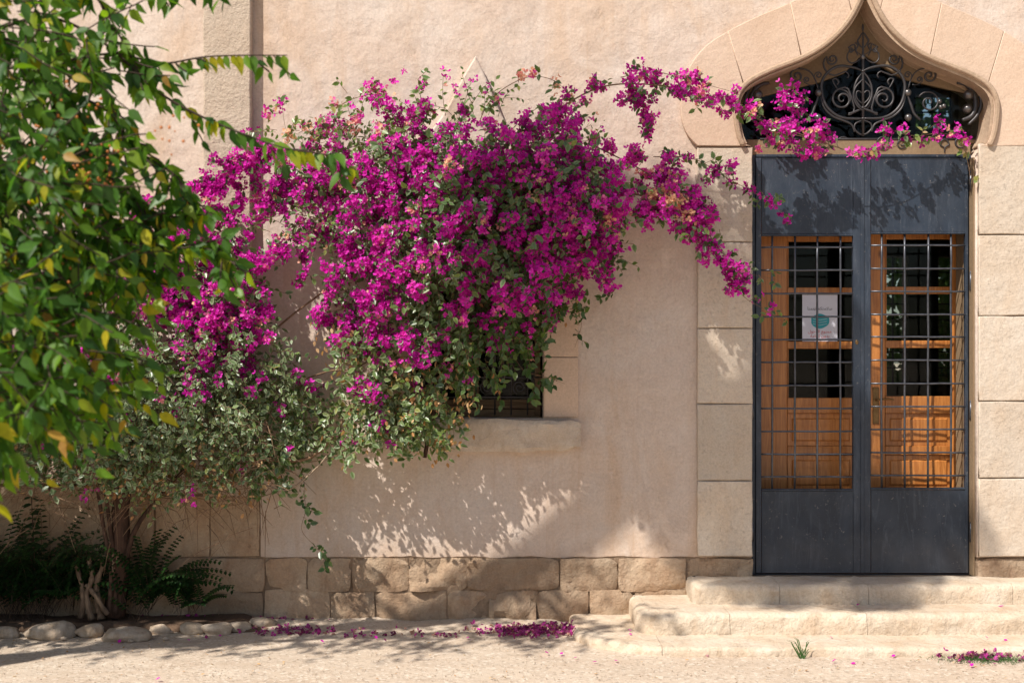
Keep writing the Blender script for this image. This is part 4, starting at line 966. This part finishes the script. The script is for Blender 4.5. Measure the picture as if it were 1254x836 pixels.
# gnarled pale root stump beside the trunk
rs = MB()
for pts, r in (([(98, 756, -.26), (104, 735, -.27), (98, 705, -.26), (92, 690, -.24)], .020), ([(112, 758, -.28), (108, 740, -.28), (108, 722, -.28), (112, 700, -.27), (110, 680, -.26)], .020),
               ([(134, 752, -.28), (122, 738, -.29), (112, 722, -.28), (104, 716, -.28)], .016), ([(122, 757, -.25), (120, 735, -.25), (118, 715, -.25), (126, 692, -.25), (122, 678, -.24)], .022), ([(137, 700, -.3), (138, 690, -.3), (147, 686, -.3)], .005)):
    v = catmull(PP(pts), 5); rs.tube([p+Vector((.02*noise.noise(p*11), 0.01*noise.noise(p*9), 0)) for p in v], [r*(1.05-.4*i/len(v))*(1+.45*noise.noise(p*40)) for i, p in enumerate(v)], 9)
rs.build("root", M['rootbark'], BG, True)

HG = thing("hedge", "tall leafy hedge against the wall, added unseen left of the bougainvillea to shade the bed", "hedge", (-4.4, -.7, 0)); Hf = Foliage()  # added out of view: blocks sky and sun from the left, darkens the bed
for _ in range(700):
    p = np.array((-4.5+NP.uniform(-.95, 1.0), -.75+NP.uniform(-.65, .6), NP.uniform(.05, 2.7))); Hf.twig(p, NP.normal(size=3)+np.array([.2, -.4, .2]), .3, leaves=7, lsz=.10, ltint=.2, rim=0, droop=.3)
instance("leaves", LV, LF, Hf.lp, Hf.lr, Hf.ls, M['leaf'], HG, Hf.lt, LRIM, Hf.lrim, kind="stuff"); Hf.tw.build("twigs", M['darktwig'], HG, kind="stuff")

# ------------------------------------------------------------------ small plants in the bed
def fern(F2, base, n, L, upx=0, lt=.4, nl=16, lsz=.03):
    for _ in range(n):
        a = rnd.uniform(0, 2*math.pi); d = np.array([math.cos(a)*.55+upx, math.sin(a)*.12-.02, rnd.uniform(.8, 1.6)]); p = np.array(base)+NP.normal(size=3)*.02; d = nv(d); st = L*rnd.uniform(.6, 1)/nl; pts = [p.copy()]
        for i in range(nl):
            d = nv(d+np.array([0, 0, -.09])); p = p+d*st; p[1] = min(max(p[1], -.33), -.03); pts.append(p.copy())
            if i > 3:
                for sgn in (-1, 1):
                    sd = nv(np.cross(d, (0, -.3, 1)))*sgn; F2.leaf(p, nv(sd+d*.35+np.array([0, 0, -.15])), (0, -.5, 1), lsz*(1-.5*abs(i/nl-.45)), rnd.random(), 0)
        F2.tw.tube(pts[::3], .0016, 3, False)
def plant(name, lab, cat, loc, fn, mat='darkfern'):
    t = thing(name, lab, cat, loc); f = Foliage(); fn(f)
    instance("fronds", LV, LF, f.lp, f.lr, f.ls, M[mat], t, f.lt, kind="stuff"); f.tw.build("stems", M['darktwig'], t, kind="stuff"); return t
b0 = P(36, 756, -.26); 
def fA(f):
    for q in ((-10, -.22), (10, -.26), (35, -.24), (60, -.26), (50, -.20), (20, -.18)):
        fern(f, P(q[0], 752, q[1]+.06), 20, .78, 0, .3, 20, .045)
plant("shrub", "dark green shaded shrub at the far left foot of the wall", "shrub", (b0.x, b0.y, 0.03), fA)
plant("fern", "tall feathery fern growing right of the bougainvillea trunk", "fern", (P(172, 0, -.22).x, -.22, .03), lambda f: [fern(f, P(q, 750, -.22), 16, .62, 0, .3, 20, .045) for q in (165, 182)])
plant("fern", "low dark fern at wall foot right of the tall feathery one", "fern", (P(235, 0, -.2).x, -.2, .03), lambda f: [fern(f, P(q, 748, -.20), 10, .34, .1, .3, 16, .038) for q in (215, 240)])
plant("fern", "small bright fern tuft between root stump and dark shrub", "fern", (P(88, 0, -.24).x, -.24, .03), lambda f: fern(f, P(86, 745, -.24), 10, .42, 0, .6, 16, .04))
def stemplant(f):
    base = P(45, 750, -.2); top = P(38, 600, -.22); f.tw.tube([base, P(42, 680, -.2), top], .003, 4)
    for i in range(8):
        p = np.array(base.lerp(top, .55+.45*i/8)); a = i*2.4
        for j in range(3): f.leaf(p, (math.cos(a+j), -.3, -.1), (0, -.4, 1), .06, .5, 0)
plant("sapling", "thin young sapling with rounded leaves above the dark shrub", "sapling", (P(45, 0, -.2).x, -.2, .03), stemplant)
# grass tuft before the steps and grassy litter at the right
gt = MB(); gb = P(982, 803, -1.0)
gb.z = 0
for i in range(13):
    a = rnd.uniform(-1.2, 1.2); L = rnd.uniform(.05, .14); w_ = .0028
    p0 = gb+Vector((rnd.gauss(0, .008), rnd.gauss(0, .006), 0)); p1 = p0+Vector((math.sin(a)*L*.5, rnd.uniform(-.02, .02), L*.75)); p2 = p1+Vector((math.sin(a)*L*.6, 0, L*.15))
    gt.add([p0+Vector((-w_, 0, 0)), p0+Vector((w_, 0, 0)), p1+Vector((w_, 0, 0)), p1+Vector((-w_, 0, 0)), p2], [(0, 1, 2, 3), (3, 2, 4)])
gt.build("grass_tuft", M['palm'], None, label="single small tuft of grass growing in front of the lowest step", cat="grass tuft")
gm = MB()
for i in range(900):
    x = P(1208, 0, -1.0).x+rnd.gauss(0, .13); y = -1.03+rnd.gauss(0, .045)
    L = rnd.uniform(.015, .05); a = rnd.uniform(0, 6.28); p0 = Vector((x, y, 0)); p1 = p0+Vector((math.cos(a)*L*.7, math.sin(a)*L*.7, L*rnd.uniform(.1, .8)))
    gm.add([p0+Vector((-.002, 0, 0)), p0+Vector((.002, 0, 0)), p1], [(0, 1, 2)])
gm.build("grass_patch", M['palm'], None, kind="stuff", label="low patch of grass and weeds in front of the lowest step at right", cat="grass")

# ------------------------------------------------------------------ fallen bracts
PV = [(0,0,0),(-.36,.45,.16),(-.24,.85,.25),(0,1.05,.2),(.24,.85,.22),(.36,.45,.12),(0,.5,.02)]; PF = [(0,6,1),(1,6,3,2),(0,5,6),(5,4,3,6)]
def pile(lab, cx, cy, sx, sy, n, hgt):
    c = P(cx, cy); dist = H*FPX/(cy-440); s = FPX/dist; X = (cx-627)/s; Yc = dist-D; pos = []; t = []
    for _ in range(n):
        x = X+NP.normal()*sx/s; y = min(-.04, Yc+NP.normal()*sy); pos.append((x, y, .008+abs(NP.normal())*hgt)); t.append(min(.8, max(0, .3+NP.normal()*.22)) if NP.rand() < .85 else .92)
    instance("fallen_bracts", BV, BF, pos, rand_rot(n), NP.uniform(.010, .021, n), M['wilted'], None, t, kind="stuff", label=lab, cat="fallen petals")
pile("dense drift of fallen magenta bracts against the left end of the steps", 662, 773, 36, .075, 380, .012)
pile("fallen magenta bracts caught on the lowest step beside the wall", 768, 766, 12, .04, 90, .01)
pile("drift of fallen magenta bracts right of the edging rocks", 360, 773, 34, .06, 110, .005)
pile("shaded magenta bracts littering the bed under the wall", 262, 757, 45, .04, 330, .012)
pile("few magenta bracts between the small slanting rock and the humped rock", 105, 776, 9, .015, 26, .006)
pile("magenta bracts mixed into the grass patch at the right", 1206, 806, 26, .045, 80, .012)
pile("thin scatter of magenta bracts along the shaded wall foot", 500, 777, 90, .06, 60, .004)
kk = 260; lx = NP.uniform(-3.2, 3.2, kk); ly = -NP.uniform(.15, 1.5, kk); okk = ~((lx > .33) & (ly > -1.0)); lx = lx[okk]; ly = ly[okk]; kk = len(lx)
instance("leaf_litter", LV, LF, np.stack([lx, ly, np.full(kk, .007)], 1), rand_rot(kk, True), NP.uniform(.008, .024, kk), M['dry'], None, NP.rand(kk), kind="stuff", label="sparse crumbs of dry leaf scattered on the pale ground", cat="leaf litter")
pm = bpy.data.meshes.new("petal"); pm.from_pydata(PV, [], PF); pm.materials.append(M['bract']); a_ = pm.attributes.new("tint", 'FLOAT', 'POINT'); a_.data.foreach_set("value", [.5]*7)
G = "loose bract "
spots = [(428, 775, 0, "in shade, leftmost in the row of four below the window"), (443, 779, 0, "in shade, second from left in the row of four below the window"), (462, 783, 0, "in shade, third from left in the row of four below the window"),
 (475, 778, 0, "in shade, rightmost in the row of four below the window"), (572, 781, 0, "just left of the big petal drift, at the shadow edge"), (588, 772, 0, "touching the left end of the big petal drift"),
 (672, 800, 0, "on sunlit gravel below the big petal drift, left one of two"), (686, 800, 0, "on sunlit gravel below the big petal drift, right one of two"), (707, 805, 0, "on sunlit gravel just below the left tip of the lowest step"),
 (755, 809, 0, "before the curved end of the lowest step, upper right one"), (725, 811, 0, "before the curved end of the lowest step, lower left one"), (704, 778, 0, "beside the left tip of the lowest step"),
 (868, 804, 0, "alone at the foot of the lowest step, left of the grass tuft"), (1005, 803, 0, "close to the right of the grass tuft, middle of three"), (1018, 811, 0, "right of the grass tuft, lowest of three"), (1010, 800, 0, "right of the grass tuft, highest of three against the step"),
 (1095, 802, 0, "at the foot of the lowest step below the right gate leaf, upper one"), (1048, 812, 0, "on the gravel below the meeting line of the gate"), (1190, 817, 0, "on gravel below the left part of the grass patch"), (1216, 813, 0, "on gravel below the right part of the grass patch"),
 (1236, 795, 0, "at the foot of the lowest step above the grass patch"), (1092, 805, 0, "at the foot of the lowest step below the right gate leaf, lower one"), (232, 785, 0, "on the ground below the tan edging rock"), (268, 778, 0, "on the ground below the smooth grey oval rock"),
 (397, 787, 0, "alone on the ground right of the drift by the rocks"), (145, 788, 0, "on the ground below the long flat pale rock"), (190, 833, 0, "at the very bottom edge of the ground on the left"),
 (1050, 742, .17, "on the second step below the meeting line of the gate"), (1222, 743, .17, "on the second step at its far right"), (1019, 781, .05, "on the lowest step above the grass tuft"), (1210, 782, .05, "on the lowest step at right, left one of two"), (1232, 783, .05, "on the lowest step at right, right one of two"),
 (770, 777, .05, "on the curved end of the lowest step, nearer the viewer"), (773, 773, .05, "on the curved end of the lowest step, nearer the wall")]
for px_, py_, z, lab in spots:
    dist = (H-z)*FPX/(py_-440); s = FPX/dist
    o = link(bpy.data.objects.new("petal", pm), None, None, G+lab, "petal", "loose bracts on the steps" if z else "loose bracts on the ground")
    o.location = ((px_-627)/s, dist-D, z+.006); o.rotation_euler = (rnd.uniform(-.4, .4), rnd.uniform(-.4, .4), rnd.uniform(0, 6.28)); o.scale = [rnd.uniform(.022, .034)]*3
# scraps of leaf and stone crumbs on the ground
for i, (a, b) in enumerate([(160, 786), (157, 778), (203, 783), (208, 775), (78, 783)]):
    dist = H*FPX/(b-440); s = FPX/dist; me = bpy.data.meshes.new("pebble"); me.from_pydata([(v.x*.02*(1+.3*noise.noise(v+Vector((i*3, 0, 0)))), v.y*.014, v.z*.012) for v in iv], [], jf)
    o = mesh_obj("pebble", me, M['rock'], None, True, label=["pale pebble below the long flat rock, lower of two", "pale pebble touching the front of the long flat rock", "larger pale pebble right of the long flat rock, lower of two", "pale pebble right of the long flat rock, upper of two", "lone pale pebble in front of the big humped rock"][i], cat="pebble", group="pale pebbles near the rocks")
    o.location = ((a-627)/s, dist-D, .008)

# ------------------------------------------------------------------ foreground tree (left), crown reaching out of the frame above
TR = thing("tree", "leafy green tree with yellowing leaves and orange berries at the left foreground", "tree", (-4.7, -3.0, 0))
T = Foliage()
def treetwig(p, d, L, nl=7, lsz=.074, droop=.25, tint=.42, yel=.06, rad=.0035):
    p = np.array(p, float); d = nv(d); st = L/nl; pts = [p.copy()]
    for i in range(nl):
        d = nv(d+NP.normal(size=3)*.12+np.array([0, 0, -droop*st])); p = p+d*st; pts.append(p.copy())
        side = nv(np.cross(d, (0, -1, .2)))*(1 if i % 2 else -1)
        ld = nv(d*.35+side*.55+np.array([0, -.05, -.65])+NP.normal(size=3)*.28); ln = nv(np.array([-.4, -.9, .5])+NP.normal(size=3)*.55)
        t = min(.80, max(0, tint+NP.normal()*.2)) if NP.rand() > yel else NP.uniform(.88, 1)
        T.leaf(p, ld, ln, lsz*NP.uniform(.65, 1.15), t)
    T.tw.tube(pts[::2]+[pts[-1]], rad*.8, 4, False)
    return pts
TS, TK = -1.25, 0.76
def tbranch(pts, n, L=(.12, .30), rad=.008, lsz=.085, twigd=(0, 0, -.2), nl=5, **kw):
    pts = [(a, b, y+TS) for a, b, y in pts]; lsz *= TK; rad *= TK; L = (L[0]*TK, L[1]*TK)
    v = catmull(PP(pts), 6); T.tw.tube(v, [rad*(1-.65*i/len(v)) for i in range(len(v))], 6, False)
    for k_ in range(n):
        i = 1+int((len(v)-3)*(k_+rnd.random())/n); t = np.array((v[i+1]-v[i-1]).normalized())
        treetwig(v[i].lerp(v[i+1], rnd.random()), nv(t*.9+NP.normal(size=3)*.5+np.array(twigd)), NP.uniform(*L), nl=nl, lsz=lsz, **kw)
    # leaves straight on the branch
    for i in range(2, len(v)-1):
        t = np.array((v[i]-v[i-1]).normalized()); side = nv(np.cross(t, (0, -1, .2)))*(1 if i % 2 else -1)
        T.leaf(np.array(v[i]), nv(t*.3+side*.4+np.array([0, 0, -.7])+NP.normal(size=3)*.25), nv(np.array([-.4, -1, .4])+NP.normal(size=3)*.5), lsz*NP.uniform(.8, 1.15), min(.8, max(0, .55+NP.normal()*.2)) if NP.rand() > .15 else .92)
y1 = -3.0
tbranch([(-120, 60, -3.1), (-20, 40, y1), (60, 22, y1), (130, 55, y1), (190, 110, y1), (245, 142, y1), (300, 165, y1), (350, 182, y1), (400, 190, y1), (436, 208, y1)], 11, (.06, .14), .008, .078, nl=3)
tbranch([(-40, 90, y1), (60, 78, y1), (140, 66, y1), (195, 78, -2.95), (250, 70, -2.95), (300, 68, -2.95), (352, 68, -2.95)], 8, (.05, .12), .006, .068, nl=3)
tbranch([(20, 60, y1), (80, 110, y1), (130, 135, y1), (170, 185, y1), (215, 215, y1), (232, 245, y1)], 22, (.08, .18), .006, .078, nl=4)
tbranch([(60, -60, y1), (120, 0, y1), (160, 70, y1), (175, 100, y1)], 8, (.08, .16), .006, .09, nl=4)
tbranch([(-60, 0, -3.2), (60, -34, y1), (160, -34, y1), (258, -26, y1)], 20, (.08, .18), .006, .09, twigd=(0, 0, -.6), nl=4)
tbranch([(60, 100, y1), (100, 170, y1), (150, 230, y1), (190, 262, y1), (245, 268, -2.9)], 26, (.10, .22), .006, .078, nl=5)
tbranch([(40, 160, y1), (120, 250, y1), (170, 290, y1), (215, 300, y1), (262, 300, y1), (275, 320, y1)], 22, (.10, .2), .006, .08, nl=5)
tbranch([(-40, 330, -3.2), (40, 345, -3.1), (120, 335, y1), (180, 322, y1)], 24, (.10, .24), .006, .08, nl=5)
def tblob(cx, cy, rx, ry, yc, yr, n, L=(.15, .32), **kw):
    yc += TS; L = (L[0]*TK, L[1]*TK); kw.setdefault('lsz', .074*TK); kw.setdefault('rad', .0035*TK)
    s = FPX/(D+yc); c = np.array(P(cx, cy, yc))
    for _ in range(n):
        q = nv(NP.normal(size=3))*NP.rand()**.4; treetwig(c+q*np.array([rx/s, yr, ry/s]), q*.6+NP.normal(size=3)*.5+np.array([.3, 0, -.35]), NP.uniform(*L), **kw)
tblob(10, 120, 90, 140, -3.2, .35, 95)
tblob(20, 270, 110, 110, -3.3, .4, 125, tint=.4)
tblob(0, 420, 95, 110, -3.5, .4, 130, tint=.42, yel=.1)
tblob(-30, 510, 55, 40, -3.6, .3, 26, tint=.6, yel=.08)
tblob(-20, 330, 90, 210, -2.75, .25, 70, tint=.2, yel=.02)
tblob(100, 430, 40, 60, -3.3, .2, 34, tint=.55, yel=.14)
tblob(60, 60, 90, 60, -3.1, .25, 50, tint=.5)
tblob(110, 300, 70, 60, -3.1, .25, 60, tint=.45)
tblob(-130, 250, 110, 300, -3.4, .4, 60, tint=.4)
# crown above the frame: from here comes the shade on the ground and the wall foot
def wblob(c, r, n, L=(.2, .45), **kw):
    for _ in range(n):
        q = nv(NP.normal(size=3))*NP.rand()**.35; treetwig(np.array(c)+q*np.array(r), q*.6+NP.normal(size=3)*.5+np.array([0, 0, -.3]), NP.uniform(*L), **kw)
CROWN = [((-3.8, -3.0, 4.35), (.6, .35, .3), 90), ((-2.9, -3.0, 4.35), (.6, .35, .28), 80), ((-2.15, -3.0, 4.4), (.35, .3, .22), 34),
         ((-4.9, -3.0, 4.7), (.6, .5, .45), 130), ((-5.8, -3.0, 4.7), (.8, .5, .6), 150)]
for c, r, n in CROWN: wblob(c, r, n, lsz=.09, nl=7)
# berries
bp = []; 
for cx_, cy_, n_, sp_ in ((85, 130, 16, 18), (130, 195, 26, 14), (120, 220, 30, 10), (210, 165, 12, 14), (60, 300, 26, 20), (80, 340, 30, 16), (40, 200, 20, 20), (95, 215, 20, 14), (70, 390, 18, 14)):
    for _ in range(n_): bp.append(np.array(P(cx_+rnd.gauss(0, sp_), cy_+rnd.gauss(0, sp_), -3.25+TS-rnd.random()*.15)))
bm_ = MB(); bm_.ball((0, 0, 0), 1, 6, 4)
instance("berries", bm_.v, bm_.f, bp, np.tile(np.eye(3), (len(bp), 1, 1)), NP.uniform(.003, .005, len(bp)), M['berry'], TR, kind="stuff")
# the 300 leaves that show largest are parts of their own, the rest one mass
lp = np.array(T.lp); ls = np.array(T.ls); dist = D+lp[:, 1]; sx = 627+lp[:, 0]*FPX/dist; sy = 440-(lp[:, 2]-H)*FPX/dist
score = np.where((sx > 2) & (sx < 1250) & (sy > 2) & (sy < 834), ls/dist, 0)*(1+.35*(sx > 130))
# keep leaves not hidden: nearest in a small screen cell
order = np.argsort(dist); seen = {}; vis_ = np.zeros(len(lp))
for i in order:
    key = (int(sx[i]//14), int(sy[i]//14))
    if seen.get(key, 0) < 1: vis_[i] = 1; seen[key] = 1
idx = np.argsort(-(score*vis_))[:300]; single = set(int(i) for i in idx if score[i]*vis_[i] > 0)
lm = bpy.data.meshes.new("leaf"); lm.from_pydata(OV, [], OF); lm.materials.append(M['treeleaf_obj']); lm.polygons.foreach_set("use_smooth", [True]*len(lm.polygons))
for i in sorted(single):
    o = bpy.data.objects.new("leaf", lm); COL.objects.link(o); o.parent = TR
    m4 = Matrix([list(T.lr[i][r_]*T.ls[i])+[T.lp[i][r_]-TR.location[r_]] for r_ in range(3)]+[[0, 0, 0, 1]])
    o.matrix_local = m4
rest = [i for i in range(len(lp)) if i not in single]
instance("leaves", OV, OF, lp[rest], np.array(T.lr)[rest], ls[rest], M['treeleaf'], TR, np.array(T.lt)[rest], kind="stuff")
T.tw.build("twigs", M['darktwig'], TR, kind="stuff")
tt = MB(); v = catmull([(-4.7, -3.0, -.05), (-4.75, -3.0, 1.2), (-4.6, -3.0, 2.4), (-4.7, -3.05, 3.6), (-4.5, -3.0, 4.5)], 6); tt.tube(v, [.12*(1-.6*i/len(v))+(.05 if i < 3 else 0) for i in range(len(v))], 12); tt.build("trunk", M['bark'], TR, True)
for e in ((-2.0, -4.4, 1.8), (-1.9, -4.4, 2.3), (-1.9, -4.3, 2.9), (-2.3, -3.0, 4.4), (-5.8, -3.0, 4.8), (-2.2, -4.5, 1.2)):
    mb = MB(); st = Vector((-4.65, -3.0, min(4.0, max(.9, e[2]-.9)))); e = Vector(e); md = (st+e)/2+Vector((0, 0, .15)); v = catmull([st, md, e], 6); mb.tube(v, [.035*(1-.75*i/len(v)) for i in range(len(v))], 7); mb.build("limb", M['bark'], TR, True)

# ------------------------------------------------------------------ garden palms: one out of frame at the left whose crown dapples the door, some behind the house seen through it
def palm(loc, h, nf, L, lab, seed, spread=1.0, sub=26, lw=.032, lean=0.0, tr=.15):
    r_ = random.Random(seed); t = thing("palm_tree", lab, "palm tree", loc)
    mb = MB(); top = Vector(loc)+Vector((lean, 0, h)); v = catmull([Vector(loc)+Vector((0, 0, -.1)), Vector(loc)+Vector((lean*.02, 0, h*.3)), Vector(loc)+Vector((lean*.18, 0, h*.65)), top], 8)
    mb.tube(v, [tr+.02*(i % 2) for i in range(len(v))], 10); mb.build("trunk", M['bark'], t)
    for f in range(nf):
        a = f*2.399+r_.uniform(-.2, .2); el = r_.uniform(-.1, .75 if lean else 1.2); d = Vector((math.cos(a)*math.cos(el), math.sin(a)*math.cos(el), math.sin(el))); p = top.copy(); n = sub; st = L/n*spread; fb = MB(); pts = [p.copy()]
        for i in range(n):
            d = (d+Vector((0, 0, -.075))).normalized(); p = p+d*st; pts.append(p.copy())
            if i > 3:
                ll = L*.27*math.sin(math.pi*(i+2)/(n+4))**.7
                for sg in (-1, 1):
                    sd = (d.cross(Vector((0, 0, 1))).normalized()*sg+d*.6+Vector((0, 0, -.25))).normalized(); e = p+sd*ll; w_ = d*lw
                    fb.add([p-w_*.5, p+w_*.5, p+sd*ll*.6+w_*.4+Vector((0, 0, -.01)), e, p+sd*ll*.6-w_*.4], [(0, 1, 2, 3, 4)])
        fb.tube(pts[::3], .012, 4, False); fb.build("frond", M['palm'], t)
palm((-6.2, -3.9, 0), 7.8, 30, 1.2, "tall leaning palm left of the frame whose crown shades the door", 11, 1.0, 22, .045, 4.15, .08)
palm((3.2, 6.6, 0), 1.1, 16, 1.9, "low palm growing behind the building, seen through the left strip of door glass", 3)
BH = thing("hedge", "green leafy bushes behind the building, seen through the right door glass and fanlight", "hedge", (4.8, 5.9, 0)); Hf = Foliage()
for _ in range(1150):
    p = np.array((4.8+NP.uniform(-1.5, 1.4), 5.9+NP.uniform(-.5, .6), NP.uniform(.9, 5.6))); Hf.twig(p, NP.normal(size=3)+np.array([0, -.3, .3]), .4, leaves=7, lsz=.15, ltint=.5, rim=0, droop=.3)
instance("leaves", LV, LF, Hf.lp, Hf.lr, Hf.ls, M['palm'], BH, Hf.lt, kind="stuff"); Hf.tw.build("twigs", M['darktwig'], BH, kind="stuff")
